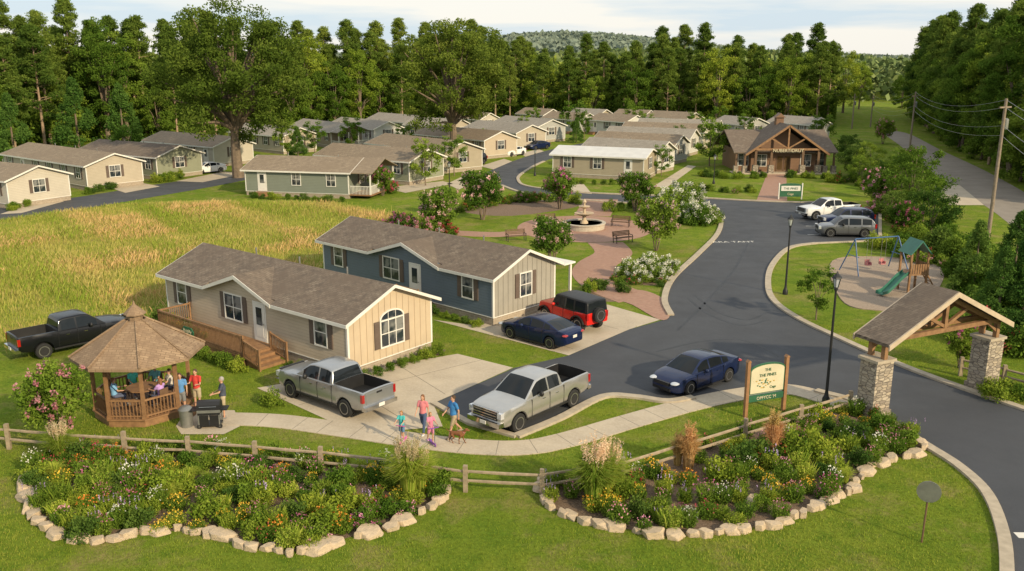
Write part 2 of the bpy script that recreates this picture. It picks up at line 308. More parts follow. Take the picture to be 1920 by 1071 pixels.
MY={c:myrtle(c,60+i,d,per=p) for i,(c,d,p) in enumerate((('pink',.5,26),('blush',.45,24),('white',.8,36),('magenta',.5,30)))}
def shrub(mat,seed,flower=None,r=.5,nb=16,leaf=.045,name='shrub',label='rounded green garden shrub',fd=.6,fp=18,lp=90):
    q=random.Random(seed); cl=[]
    for i in range(nb):
        d=Vector((q.gauss(0,1),q.gauss(0,1),abs(q.gauss(0,1)))).normalized(); k=q.uniform(.4,.9); cl.append(((d.x*r*k,d.y*r*k,.12+d.z*r*1.3*k),(r*.42*(16/nb)**.25,)*2+(r*.38*(16/nb)**.25,)))
    P,rr=clumps(cl,lp); P[:,2]=np.abs(P[:,2]); parts=[('foliage',npmesh('foliage',cards(P,leaf,.55),4,L[mat],rr))]
    if flower:
        fl=[((c[0]*1.25,c[1]*1.25,c[2]+.1*r/.5),(r*.24*(16/nb)**.4,)*3) for c,_ in cl if q.random()<fd]; Q,r2=clumps(fl,fp); parts.append(('blossom',npmesh('blossom',cards(Q,leaf*.7,.9),4,L[flower],r2)))
    return dict(name=name,cat='shrub',label=label,group='garden shrubs',parts=parts)
SH=[shrub('shrub',71),shrub('decy',72,r=.55),shrub('dark',73)]
SHF={c:shrub('shrub',74+i,c,label='green garden shrub with %s flowers'%c) for i,c in enumerate(('red','magenta','white','pink'))}
HYD=shrub('shrub',90,'white',name='hydrangea',label='hydrangea covered in big white flower heads',fd=.85,nb=30,r=.7,fp=46)
MOUND={c:shrub('shrub',95+i,c,name='flowering_shrub',label='large mounded shrub covered in %s blossoms'%c,fd=.7,nb=60,r=1.5,fp=46,leaf=.075,lp=110) for i,c in enumerate(('white','magenta','pink','red'))}
BUSH=[shrub(m,110+i,None,1.4,60,.085,label='large rounded green bush beside the lane',lp=120) for i,m in enumerate(('shrub','dark','dec'))]
def fplant(col,seed,h=.6,rad=.3,nf=22,spike=False,mat='shrub'):
    n=110; B=np.zeros((n,3)); a=rng.random(n)*6.28; rr=rad*.6*np.sqrt(rng.random(n)); B[:,0]=np.cos(a)*rr; B[:,1]=np.sin(a)*rr
    d=nrm(np.stack([np.cos(a),np.sin(a),0*a],1)); V=blades(B,rng.uniform(.4,1.0,n)*h,.006,.3,d)
    Q=nrm(rng.normal(size=(900,3)))*(rng.random((900,1))**.4)*[rad*1.15,rad*1.15,h*.5]+[0,0,h*.42]; Q[:,2]=np.abs(Q[:,2]); V=np.concatenate([V,cards(Q,.032,.5)]); parts=[('foliage',npmesh('foliage',V,4,L[mat]))]
    if col:
        if spike:
            s=6; c=rng.normal(size=(s,2))*rad*.5; P=np.concatenate([np.column_stack([c[i,0]+rng.normal(size=7)*.010,c[i,1]+rng.normal(size=7)*.010,h*rng.uniform(.8,1.0)+np.linspace(0,.16,7)]) for i in range(s)])
        else:
            a=rng.random(nf)*6.28; rr=rad*1.15*np.sqrt(rng.random(nf)); P=np.stack([np.cos(a)*rr,np.sin(a)*rr,h*(1.08-.4*(rr/rad/1.15)**2)*rng.uniform(.85,1.1,nf)],1); P=np.repeat(P,3,0)+rng.normal(size=(nf*3,3))*.012
        parts.append(('blossom',npmesh('blossom',cards(P,.023,.9),4,L[col])))
    return dict(name='flowering_plant' if col else 'leafy_plant',cat='plant',label='clump of %s garden flowers with green leaves'%col if col else 'leafy green perennial in the garden bed',group='flowers in the garden beds' if col else 'leafy perennials in the garden beds',parts=parts)
FP_=[fplant('yellow',1,nf=32),fplant('orange',2,.5,nf=30,mat='decy'),fplant('red',3,.55,nf=18),fplant('magenta',4,.7,.35,24),fplant('white',5,.75,.3,28),fplant('purple',6,.7,spike=True,mat='decy'),fplant('pink',7,.6,nf=22),fplant('yellow',8,.45,.4,36,mat='decy')]
GP_=[fplant(None,11,.6,.34),fplant(None,12,.75,.32,mat='decy'),fplant(None,13,.5,.38,mat='decy'),fplant(None,14,.7,.32,mat='reedg')]
def fgrass(n,h,spread,mat,plume=0,name='ornamental_grass',label='arching clump of ornamental grass',w=.007,pl='plume'):
    a=rng.random(n)*6.28; d=np.stack([np.cos(a),np.sin(a),0*a],1); B=d*.14*rng.random((n,1)); hh=h*rng.uniform(.6,1.05,n).reshape(-1,1); sp=spread*rng.uniform(.05,1,(n,1)); sd=np.stack([-d[:,1],d[:,0],0*a],1); up=np.array([[0,0,1.]])
    p=[B+d*sp*t**1.9+up*hh*(math.sin(t*1.75)/.98) for t in (0,.4,.75,1)]; V=[]
    for i in range(3): V.append(np.stack([p[i]-sd*w,p[i]+sd*w,p[i+1]+sd*w*(.9-.4*i/2),p[i+1]-sd*w*(.9-.4*i/2)],1).reshape(-1,3))
    parts=[('foliage',npmesh('foliage',np.concatenate(V),4,L[mat],np.tile(rng.random(n),3)))]
    if plume:
        a=rng.random(plume)*6.28; rr=spread*.5*np.sqrt(rng.random(plume)); P=[]
        for i in range(plume):
            c=np.array([math.cos(a[i])*rr[i],math.sin(a[i])*rr[i],h*rng.uniform(.95,1.3)]); ax=np.array([math.cos(a[i])*.25,math.sin(a[i])*.25,1]); t=rng.uniform(-.5,.5,44).reshape(-1,1)*.38; P.append(c+ax*t+rng.normal(size=(44,3))*.018)
        parts.append(('plume',npmesh('plume',cards(np.concatenate(P),.028,.3),4,L[pl])))
    return dict(name=name,cat='plant',label=label,group='ornamental grasses',parts=parts)
GRP=fgrass(1000,1.15,.65,'reedg',46,label='arching ornamental grass with pale feathery plumes')
GRT=fgrass(1100,.95,.30,'plumeo',40,label='upright golden tan ornamental grass clump',pl='plumeo')
GRN=fgrass(420,.6,.4,'reedg',0)
# ------------------------------------------------ ground, roads
def cat(P,closed=False,k=8):
    P=[Vector(p) for p in P]; n=len(P); out=[]
    for i in range(n if closed else n-1):
        g=lambda j:P[j%n] if closed else P[max(0,min(n-1,j))]
        a,b,c,d=g(i-1),g(i),g(i+1),g(i+2)
        for j in range(k):
            t=j/k; out.append(.5*((2*b)+(c-a)*t+(2*a-5*b+4*c-d)*t*t+(3*b-a-3*c+d)*t**3))
    if not closed: out.append(P[-1])
    return out
def GL(px): return [G(*p) for p in px]
POLY=[]
def sheet(name,P,z,mat,keep=True,**kw):
    P=[Vector((p[0],p[1],z)) for p in P]; me=bpy.data.meshes.new(name); tr=tessellate_polygon([P]); me.from_pydata([tuple(p) for p in P],[],[tuple(t) for t in tr]); me.materials.append(mat); me.update()
    if me.polygons[0].normal.z<0: me.flip_normals()
    if keep: POLY.append(np.array([(p.x,p.y) for p in P]))
    return O(name,me,kind='structure')
def band(P,w):
    P=[Vector(p) for p in P]; Lf=[];Rt=[]
    for i,p in enumerate(P):
        d=(P[min(i+1,len(P)-1)]-P[max(i-1,0)]); d.z=0; d.normalize(); s=Vector((-d.y,d.x,0))*w/2; Lf.append(p+s); Rt.append(p-s)
    return Lf,Rt
def strip(name,P,w,z0,z1,mat,keep=False):
    Lf,Rt=band(P,w); mb=MB(); n=len(P); vs=[]
    for a,b in zip(Lf,Rt): vs+=[(a.x,a.y,z0),(a.x,a.y,z1),(b.x,b.y,z1),(b.x,b.y,z0)]
    fs=[]
    for i in range(n-1):
        for j in range(3): fs.append((i*4+j,i*4+j+1,i*4+4+j+1,i*4+4+j))
    fs+=[(0,1,2,3),(n*4-4,n*4-3,n*4-2,n*4-1)]; mb.add(vs,fs); me=mb.mesh(name,mat)
    if keep: POLY.append(np.array([(p.x,p.y) for p in Lf+Rt[::-1]]))
    return O(name,me,kind='structure')
def pip(X,Y,poly):
    ins=np.zeros(len(X),bool); n=len(poly); j=n-1
    for i in range(n):
        xi,yi=poly[i]; xj,yj=poly[j]; c=((yi>Y)!=(yj>Y))&(X<(xj-xi)*(Y-yi)/((yj-yi) or 1e-9)+xi); ins^=c; j=i
    return ins
gm=MB(); gs=1800
gm.add([(-gs,-60,0),(gs,-60,0),(gs,2600,0),(-gs,2600,0)],[(0,1,2,3)]); O('ground',gm.mesh('ground',M['lawn'],norm=False),kind='structure')
MEAD=cat(GL([(-80,640),(-80,430),(120,398),(300,378),(460,376),(600,380),(740,404),(735,440),(610,440),(600,505),(420,500),(308,560),(250,592),(150,600)]),True,5)
sheet('meadow',MEAD,.004,M['meadow'],False)
lowE=cat(GL([(1888,1100),(1882,1010),(1852,930),(1800,878),(1735,836),(1672,795),(1610,757),(1540,737),(1480,722),(1400,726),(1300,747),(1250,754),(1190,746),(1130,746),(1050,786),(968,820)]),k=6)
park=GL([(880,795),(812,757),(862,735),(965,690),(1066,667),(1180,618),(1245,600)])
leftE=cat(GL([(1258,592),(1246,562),(1262,522),(1308,478),(1346,438),(1350,408),(1322,391),(1200,383),(1060,373),(985,363),(940,348),(905,330),(960,303),(1040,279),(1130,262)]),k=6)
upE=cat(GL([(1165,263),(1080,282),(1020,303),(980,325),(972,339),(995,351),(1100,362),(1250,368),(1410,377),(1500,380)]),k=6)
bays=GL([(1560,378),(1650,402),(1650,452)]); 
rightE=cat(GL([(1530,457),(1480,466),(1448,498),(1440,535),(1452,566),(1500,600),(1580,638),(1660,674),(1740,706),(1830,738),(1960,782)]),k=6)
sheet('road',lowE+park+leftE+upE+bays+rightE+GL([(2050,1100)]),.008,M['asphalt'])
for P in (lowE[:44],lowE[60:],leftE[:-24],upE[12:],rightE): strip('kerb',P,.40,0,.11,M['kerb'])
strip('kerb',GL([(968,820),(880,795),(812,757)]),.3,0,.1,M['kerb'])
strip('kerb',GL([(1500,380),(1560,378),(1650,402),(1650,452),(1530,457)]),.3,0,.1,M['kerb'])
SW=cat(GL([(425,786),(520,790),(640,806),(760,824),(880,838),(980,840),(1060,826),(1180,791),(1300,758),(1400,738),(1480,731),(1550,748),(1615,766)]))
strip('pavement',SW,1.35,0,.035,M['conc'],True)
def joints(P,w,z,gap):
    d=0;nx=gap
    for a,b in zip(P,P[1:]):
        d+=(b-a).length
        if d>=nx:
            t=(b-a).normalized(); s=Vector((-t.y,t.x,0))*w/2; strip('pavement_joint',[b-s,b+s],.022,z-.01,z+.003,M['joint']); nx+=gap
joints(SW,1.34,.035,1.5)
sheet('driveway',GL([(482,728),(858,664),(962,690),(862,735),(812,757),(830,800),(700,812),(640,800)]),.016,M['conc'])
sheet('driveway',GL([(812,600),(900,612),(1000,560),(1140,572),(1238,600),(1180,618),(1066,667)]),.016,M['conc'])
for a,b in (((620,704),(760,790)),((745,684),(835,740)),((560,760),(905,675)),((930,635),(1110,577)),((900,600),(1075,655)),((1010,578),(1160,618))): strip('pavement_joint',GL([a,b]),.03,.010,.0195,M['joint'])
sheet('patio',GL([(330,800),(350,770),(440,770),(450,800),(420,815),(340,815)]),.020,M['conc'])
fc=G(1095,428)
circ=[Vector((fc.x+6.1*math.cos(t),fc.y+6.6*math.sin(t),0)) for t in np.linspace(0,2*math.pi,48,endpoint=False)]
sheet('brick_plaza',circ,.016,M['brickp'])
for px,w,z in (([(1135,455),(1150,475),(1120,495),(1112,515),(1140,540),(1195,562)],3.0,.020),([(1010,435),(930,440),(850,437)],2.2,.024),([(1110,405),(1122,385),(1128,374)],3.6,.024)):
    strip('brick_path',cat(GL(px)),w,0,z,M['brickp'],True)
sheet('brick_path',cat(GL([(1165,548),(1205,545),(1245,562),(1256,592),(1236,600),(1185,572),(1150,560)]),True,4),.028,M['brickp'])
sheet('brick_path',GL([(1440,322),(1474,322),(1476,377),(1418,377)]),.020,M['brickp'])
sheet('gravel_road',cat(GL([(1655,247),(1690,275),(1760,332),(1850,388),(1960,462),(2100,470),(1940,372),(1850,322),(1765,282),(1700,250)]),True,5),.012,M['oldasphalt'])
sheet('driveway',GL([(1725,340),(1800,348),(1845,385),(1780,385)]),.020,M['conc'])
sheet('road',cat(GL([(-120,425),(-120,402),(130,372),(300,345),(440,326),(560,306),(600,306),(440,342),(260,374),(100,400)]),True,5),.008,M['asphalt'])
for px in ([(0,402),(90,372),(120,378),(40,400)],[(205,352),(265,343),(300,350),(235,362)],[(330,340),(420,322),(460,326),(380,342)],[(838,345),(870,330),(905,336),(860,356)],[(900,312),(945,298),(960,303),(925,318)],[(975,288),(1010,280),(1020,284),(985,294)],[(1040,345),(1090,340),(1110,364),(1060,360)],[(1225,350),(1290,310),(1305,312),(1250,352)],[(720,352),(830,340),(850,345),(760,362)]):
    sheet('driveway',GL(px),.020,M['conc'])
PLAYP=cat(GL([(1562,490),(1660,483),(1758,500),(1762,535),(1715,575),(1640,582),(1578,562)]),True,6)
sheet('play_area',PLAYP,.012,M['chips']); strip('kerb',PLAYP+[PLAYP[0]],.10,0,.05,M['chips'])
BEDL=cat(GL([(52,905),(60,955),(105,1000),(190,1012),(290,998),(380,998),(460,1022),(560,1034),(640,1012),(735,985),(828,935),(800,895),(600,868),(350,846),(150,848),(80,868)]),True,6)
BEDR=cat(GL([(1022,915),(1040,955),(1110,978),(1210,998),(1310,1000),(1420,988),(1520,955),(1592,915),(1640,868),(1722,848),(1715,822),(1640,785),(1560,775),(1400,815),(1190,880),(1060,895)]),True,6)
sheet('planting_bed',BEDL,.012,M['mulch']); sheet('planting_bed',BEDR,.012,M['mulch'])
for px in ([(1150,500),(1270,505),(1262,530),(1200,535),(1150,522)],[(1095,535),(1140,530),(1190,552),(1150,566),(1110,558)],[(870,395),(1000,375),(1090,385),(960,405)],[(560,665),(650,722),(800,672),(830,655),(820,668),(650,745),(540,700)]):
    sheet('planting_bed',cat(GL(px),True,4),.006,M['mulch'],False)
# road text and bays
def text(s,size,mat,ext=.004,align='CENTER'):
    c=bpy.data.curves.new('t','FONT'); c.body=s; c.size=size; c.align_x=align; c.extrude=ext; o=bpy.data.objects.new('t',c); SC.objects.link(o)
    dg=bpy.context.evaluated_depsgraph_get(); dg.update(); me=bpy.data.meshes.new_from_object(o.evaluated_get(dg)); bpy.data.objects.remove(o); me.materials.clear(); me.materials.append(mat); return me
p=G(1372,455); t=O('road_marking',text('BARA TANT',.75,M['white'],.001),loc=(p.x,p.y,.013),rz=.05,kind='structure')
for i in range(4):
    a=G(1505+i*3,392+i*16); b=a+Vector((6.5,-.3,0)); strip('road_marking',[a,b],.1,.009,.013,M['white'])
a=G(1905,1004); strip('road_marking',[a,a+Vector((3,-.1,0))],.35,.009,.013,M['white'])
M['skid']=pm('tyre_marks',(.026,.028,.032),(.04,.043,.05),1,.6)
for px in ([(1290,560),(1330,590),(1390,610),(1440,600)],[(1300,552),(1345,585),(1400,600),(1440,585)],[(1270,620),(1330,560),(1380,500),(1410,440)],[(1480,680),(1400,640),(1320,640),(1230,660)]):
    strip('tyre_marks',cat(GL(px)),.16,.008,.0105,M['skid'])
# ------------------------------------------------ windows, doors, houses
WC={}
def win_mesh(w,h,nx,nz):
    key=(w,h,nx,nz)
    if key in WC: return WC[key]
    g=MB().box((-w/2,-.03,0),(w/2,.02,h)).mesh('window',M['glass']); f=MB(); t=.075
    f.box((-w/2-t,-.06,-t),(w/2+t,.02,0)); f.box((-w/2-t,-.06,h),(w/2+t,.02,h+t)); f.box((-w/2-t,-.06,0),(-w/2,.02,h)); f.box((w/2,-.06,0),(w/2+t,.02,h))
    for i in range(1,nx): x=-w/2+w*i/nx; f.box((x-.022,-.05,0),(x+.022,.01,h))
    for i in range(1,nz): z=h*i/nz; f.box((-w/2,-.047,z-.022),(w/2,.01,z+.022))
    WC[key]=(g,f.mesh('frame',M['white'])); return WC[key]
SHM={}
def add_window(par,x,y,z,w,h,rz=0,shut=True,nx=2,nz=2,sm='shutter'):
    g,f=win_mesh(w,h,nx,nz); o=O('window',g,par,(x,y,z),rz); O('frame',f,o)
    if shut:
        key=(h,sm)
        if key not in SHM:
            b=MB().box((-.17,-.045,-.05),(.17,.02,h+.05))
            for i in range(int(h/.09)): b.box((-.12,-.055,.02+i*.09),(.12,-.03,.07+i*.09))
            SHM[key]=b.mesh('shutter',M[sm])
        for s in (-1,1):
            d=s*(w/2+.27); O('shutter',SHM[key],par,(x+d*math.cos(rz),y+d*math.sin(rz),z),rz)
DM=MB().box((-.45,-.04,0),(.45,.02,2.05)).box((-.3,-.055,.25),(.3,-.03,.95)).box((-.3,-.055,1.1),(.3,-.03,1.85)).mesh('door',M['white'])
DG=MB().box((-.25,-.062,.9),(.25,-.05,1.85)).mesh('door_glass',M['glass'])
DH=MB().sph((.36,-.08,1.0),.04,8,6).mesh('handle',M['metalg'])
DF=MB().box((-.55,-.03,0),(-.46,.02,2.15)).box((.46,-.03,0),(.55,.02,2.15)).box((-.46,-.03,2.06),(.46,.02,2.15)).mesh('door_frame',M['white'])
VENT=MB().tube([(0,0,0),(0,0,.5)],.05,8).mesh('roof_vent',M['metalg'])
def add_door(par,x,y,z,rz=0,glass=True):
    o=O('door',DM,par,(x,y,z),rz); O('handle',DH,o); O('door_frame',DF,o)
    if glass: O('door_glass',DG,o)
ND=[0]
def house(C,A,W,wall,roof,label,hw=2.9,rise=1.15,end=None,wins=(),doors=(),cg=None,endwin=None,z0=.5,batten=False,cgrise=.85,auto=False,shut='shutter',ov=.35,porch=False,shutters=True,endshut=True):
    C=G(*C);A=G(*A);d=A-C; Lh=d.length; rz=math.atan2(d.y,d.x)
    def ux(px):
        k=(px-960)/FP; lo,hi=-.2,1.2
        f=lambda t:(C+d*t).x-k*((C+d*t).y*CP+H*SP)
        for _ in range(40):
            m=(lo+hi)/2
            if f(m)<0: lo=m
            else: hi=m
        return lo*Lh
    e=E('house',label,'house',C,rz,group='homes along the streets'); end=end or wall; sl=rise/(W/2)
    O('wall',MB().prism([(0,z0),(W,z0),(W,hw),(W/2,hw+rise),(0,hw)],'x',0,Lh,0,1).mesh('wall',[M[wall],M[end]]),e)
    O('foundation',MB().box((.03,.03,-.05),(Lh-.03,W-.03,z0)).box((-.02,-.02,z0-.03),(Lh+.02,W+.02,z0+.02),1).mesh('foundation',[M['found'],M['white']]),e)
    rm=MB(); t=.1; zl=hw-ov*sl+.03
    def slab(x0,x1,ya): 
        za=hw+.03+ya*sl
        rm.prism([(ya,za),(W/2,hw+rise+.03),(W/2,hw+rise+.03+t),(ya,za+t)],'x',x0,x1)
    rm.prism([(W+ov,zl),(W/2,hw+rise+.03),(W/2,hw+rise+.03+t),(W+ov,zl+t)],'x',-ov,Lh+ov)
    if cg:
        xa,xc,xb=[ux(p) for p in cg]; xc=(xa+xb)/2; g=(xb-xa)/2
        slab(-ov,xa+.05,-ov); slab(xb-.05,Lh+ov,-ov); slab(xa+.05,xb-.05,.03)
        yend=cgrise/sl+.25; yf=-ov-.02
        rm.prism([(xa,zl+.01),(xc,hw+cgrise),(xb,zl+.01),(xb,zl+t+.01),(xc,hw+cgrise+t+.02),(xa,zl+t+.01)],'y',yf,yend)
    else: slab(-ov,Lh+ov,-ov)
    ro=O('roof',rm.mesh('roof',M[roof]),e)
    fa=MB()
    for xx in (-ov-.04,Lh+ov):
        fa.prism([(-ov-.03,zl-.08),(W/2,hw+rise-.04),(W+ov+.03,zl-.08),(W+ov+.03,zl+t-.01),(W/2,hw+rise+.03+t-.01),(-ov-.03,zl+t-.01)],'x',xx,xx+.04)
    fa.box((-ov,W+ov,zl-.08),(Lh+ov,W+ov+.035,zl+t-.01))
    if cg:
        fa.box((-ov,-ov-.035,zl-.08),(xa,-ov-.001,zl+t-.01)); fa.box((xb,-ov-.035,zl-.08),(Lh+ov,-ov-.001,zl+t-.01))
        fa.prism([(xa,zl-.08),(xc,hw+cgrise-.1),(xb,zl-.08),(xb,zl+t),(xc,hw+cgrise+t+.01),(xa,zl+t)],'y',-ov-.06,-ov-.021)
        O('gable_wall',MB().prism([(xa+.3,hw-.3),(xb-.3,hw-.3),(xb-.3,hw+.1),(xc,hw+cgrise-.05),(xa+.3,hw+.1)],'y',-.025,.2).mesh('gable_wall',M[wall]),e)
    else: fa.box((-ov,-ov-.035,zl-.08),(Lh+ov,-ov-.001,zl+t-.01))
    O('fascia',fa.mesh('fascia',M['white']),ro)
    cmesh=MB().box((0,0,z0+.021),(.11,.11,hw-.02)).mesh('corner_trim',M['white'])
    for a,b in ((-.02,-.02),(Lh-.09,-.02),(Lh-.09,W-.09),(-.02,W-.09)): O('corner_trim',cmesh,e,(a,b,0))
    for i in range(3): y=W*.62; O('roof_vent',VENT,ro,(Lh*(.25+.25*i),y,hw+(W-y)*sl+.05))
    if batten:
        bm=MB(); n=int(W/.4)
        for i in range(1,n):
            y=W*i/n; zt=hw+rise-abs(y-W/2)*sl-.08; bm.box((Lh-.01,y-.022,z0+.03),(Lh+.028,y+.022,zt))
        O('battens',bm.mesh('battens',M[end]),e)
    zw=z0+.85
    if auto:
        n=max(2,int(Lh/3.2)); dd=ND[0]%n; ND[0]+=1
        for i in range(n):
            x=Lh*(i+.5)/n
            if i==dd: add_door(e,x,0,z0+.05); O('steps',MB().box((x-.7,-1.1,0),(x+.7,-.03,z0)).box((x-.7,-1.4,0),(x+.7,-1.1,z0*.5)).mesh('steps',M['wood']),e)
            else: add_window(e,x,0,zw,1.0,1.3,0,shutters)
        add_window(e,Lh,W*.5,zw,1.3,1.3,math.pi/2,True)
    for px,w,h,nx in wins: add_window(e,ux(px),0,zw+ (1.35-h),w,h,0,shutters,nx)
    for px in doors: add_door(e,ux(px),0,z0+.06)
    if endwin=='arch':
        zb=zw-.25; add_window(e,Lh+.02,W/2,zb,1.5,1.3,math.pi/2,endshut,3,2)
        r=.75; pts=[(r*math.cos(t),r*.5*math.sin(t)) for t in np.linspace(0,math.pi,15)]; po=[(1.11*x,1.2*z) for x,z in pts]
        ag=O('window',MB().prism(pts,'y',-.03,.02).mesh('window',M['glass']),e,(Lh+.02,W/2,zb+1.38),math.pi/2)
        fm=MB()
        for i in range(14): fm.prism([pts[i],po[i],po[i+1],pts[i+1]],'y',-.06,.02)
        for a in (-.25,.25): fm.tube([(a,-.035,.0),(a,-.035,.35)],.018,4)
        O('frame',fm.mesh('frame',M['white']),ag)
    elif endwin: add_window(e,Lh+.02,W/2,zw,endwin,1.35,math.pi/2,endshut)
    if porch:
        pd=2.6; pr=MB().box((Lh+.03,.1,z0-.15),(Lh+pd,W-.1,z0)); O('porch_floor',pr.mesh('porch_floor',M['wood']),e)
        rl=MB(); 
        for i in range(4):
            y=.2+(W-.4)*i/3; O('porch_post',MB().box((-.07,-.07,0),(.07,.07,hw-z0)).mesh('porch_post',M['white']),e,(Lh+pd-.15,y,z0))
        rl.box((Lh+.1,.12,z0+.85),(Lh+pd-.1,.18,z0+.92)); rl.box((Lh+pd-.2,.2,z0+.85),(Lh+pd-.12,W-.2,z0+.92))
        for i in range(14): x=Lh+.15+i*(pd-.3)/14; rl.box((x,.13,z0),(x+.04,.17,z0+.86))
        for i in range(36): y=.22+i*(W-.5)/36; rl.box((Lh+pd-.18,y,z0),(Lh+pd-.14,y+.04,z0+.86))
        O('railing',rl.mesh('railing',M['white']),e)
        O('porch_roof',MB().prism([(-.3,hw+.02-.3*sl),(W/2,hw+rise+.02),(W+.3,hw+.02-.3*sl),(W+.3,hw+.1-.3*sl),(W/2,hw+rise+.1),(-.3,hw+.1-.3*sl)],'x',Lh+ov+.045,Lh+pd+.3).mesh('porch_roof',M[roof]),e)
    return e,Lh,ux
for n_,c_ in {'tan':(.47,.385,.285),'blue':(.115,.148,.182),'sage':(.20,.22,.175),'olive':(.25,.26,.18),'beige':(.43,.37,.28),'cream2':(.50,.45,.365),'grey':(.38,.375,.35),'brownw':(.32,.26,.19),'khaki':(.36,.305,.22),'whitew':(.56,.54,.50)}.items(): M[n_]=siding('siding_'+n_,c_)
M['tanend']=pm('board_tan',(.50,.40,.275),(.46,.365,.255),1.5,.6); M['blueend']=pm('board_greige',(.31,.285,.24),(.275,.255,.215),1.5,.6)
h1,L1,ux1=house((318,602),(655,712),5.75,'tan','shA','tan mobile home with front gable and wooden deck',end='tanend',wins=((348,.85,1.35,1),(444,1.5,1.35,2),(606,.85,1.35,1)),doors=(492,),cg=(398,458,524),endwin='arch',batten=True,cgrise=.95,rise=1.2)
h2,L2,ux2=house((609,526),(925,612),5.5,'blue','shA','dark blue mobile home with grey gable end',end='blueend',wins=((638,.85,1.35,1),(736,1.5,1.35,2),(878,.85,1.35,1)),doors=(780,),cg=(700,765,832),endwin=.95,batten=True,cgrise=.95,rise=1.15)
O('canopy',MB().box((L2-4,5.9,2.66),(L2+.4,7.0,2.76)).box((L2+.1,6.7,0),(L2+.24,6.84,2.66)).box((L2-3.8,6.7,0),(L2-3.66,6.84,2.66)).mesh('canopy',M['white']),h2)
far=[((462,366),(655,373),7.5,'sage','shB','sage green mobile home with white porch',dict(porch=True,shutters=False)),
((596,332),(768,348),7,'olive','shB','olive mobile home with tan shingle roof',{}),((690,305),(830,326),7,'khaki','shB','khaki mobile home with porch',{}),((780,284),(908,299),7,'tan','shB','tan mobile home behind the big oak',{}),
((872,270),(968,282),6.5,'beige','shG','beige mobile home beside the curving street',{}),((925,258),(1008,268),6.5,'grey','shG','grey mobile home at the street bend',{}),
((152,322),(296,338),7,'olive','shA','olive green mobile home with dark roof',dict(porch=False)),((12,330),(165,358),7,'beige','shB','beige mobile home with tan shingle roof',{}),((-130,372),(18,392),7,'cream2','shB','cream mobile home at the street edge',{}),
((272,300),(402,314),7,'cream2','shB','cream mobile home behind the oak trunk',{}),((430,278),(532,290),6.5,'beige','shG','beige mobile home among the trees',{}),((545,266),(622,279),6,'brownw','shG','brown mobile home with a small porch',dict(porch=True)),((618,262),(702,273),6,'whitew','shG','white mobile home below the woods',{}),((690,250),(762,258),6,'cream2','shG','pale mobile home below the woods',{}),
((1036,331),(1206,340),6.5,'khaki','shM','khaki home with white metal roof',dict(rise=.8)),((1092,315),(1232,326),5.2,'whitew','shG','white mobile home in the row',{}),((1112,299),(1262,309),5.2,'grey','shB','grey mobile home in the row',{}),((1135,286),(1290,294),5.2,'whitew','shG','pale mobile home in the row',{}),((1165,274),(1316,281),5.2,'cream2','shB','cream mobile home in the row',{}),((1195,265),(1342,270),5.2,'grey','shG','grey mobile home at the row end',{}),
((1018,247),(1085,252),6,'grey','shB','grey mobile home under tall pines',{}),((1105,251),(1172,257),6,'whitew','shB','white mobile home under tall pines',{}),((1212,245),(1285,250),6,'beige','shB','beige mobile home under tall pines',{}),((1336,257),(1395,264),6,'grey','shG','grey blue mobile home behind the clubhouse lawn',{}),((1438,256),(1515,263),6,'grey','shG','grey mobile home behind the clubhouse',{}),((970,237),(1018,241),5.5,'brownw','shB','brown roofed mobile home at the wood edge',{}),((760,262),(845,268),6,'beige','shG','beige mobile home behind the oak',{}),
((840,246),(900,251),5.5,'cream2','shB','cream mobile home at the wood edge',{}),((1060,238),(1120,242),5.5,'khaki','shG','khaki mobile home at the wood edge',{}),((1150,241),(1205,244),5.5,'brownw','shB','brown mobile home at the wood edge',{})]
for C,A,W,w,r,lb,kw in far: house(C,A,W,w,r,lb,auto=True,**kw)
# deck of the tan house
def railing(a,b,z,h=.95,mat='wood',name='railing',par=None,sp=.12):
    mb=MB(); a=Vector(a);b=Vector(b); n=max(2,int((b-a).length/sp)); mb.beam(a+Vector((0,0,z+h)),b+Vector((0,0,z+h)),.08); mb.beam(a+Vector((0,0,z+.1)),b+Vector((0,0,z+.1)),.06)
    for i in range(n+1):
        p=a.lerp(b,i/n); big=i in(0,n); w=.09 if big else .035; mb.tube([p+Vector((0,0,z if not big else max(0,z-.6))),p+Vector((0,0,z+h+(.08 if big else 0)))],w*.7,4)
    return O(name,mb.mesh(name,M[mat]),par)
dx0,dx1=ux1(362),ux1(520); dd=2.0
dk=MB().box((dx0,-dd,.42),(dx1,-.05,.56))
for i in range(int((dx1-dx0)/.14)): dk.box((dx0+i*.14+.005,-dd-.02,.56),(dx0+i*.14+.13,-.05,.585))
dk.box((dx0+.05,-dd+.05,0),(dx1-.05,-dd+.1,.42)); O('deck',dk.mesh('deck',M['wood']),h1)
railing((dx0,-dd,0),(dx1,-dd,0),.58,par=h1); railing((dx0,-dd,0),(dx0,-.1,0),.58,par=h1); railing((dx1,-dd,0),(dx1+1.3,-dd,-.3),.4,par=h1); railing((dx1,-.35,0),(dx1+1.3,-.35,-.3),.4,par=h1)
O('steps',MB().box((dx1,-dd+.1,.0),(dx1+.4,-.4,.44)).box((dx1+.4,-dd+.1,0),(dx1+.8,-.4,.29)).box((dx1+.8,-dd+.1,0),(dx1+1.2,-.4,.15)).mesh('steps',M['wood']),h1)
sg=O('sign_board',MB().prism([(-.5,0),(.5,0),(.55,.2),(.35,.42),(-.35,.42),(-.55,.2)],'y',-.03,.03).mesh('sign_board',M['sgreen']),h1,(ux1(420),-dd-.12,.75)); O('lettering',text('Brigbly',.28,M['cream'],.006),sg,(0,-.045,.12),rot=(math.pi/2,0,0))
def w1(x,y,z=0,h=h1): return Matrix.Translation(h.location)@Matrix.Rotation(h.rotation_euler.z,4,'Z')@Vector((x,y,z))
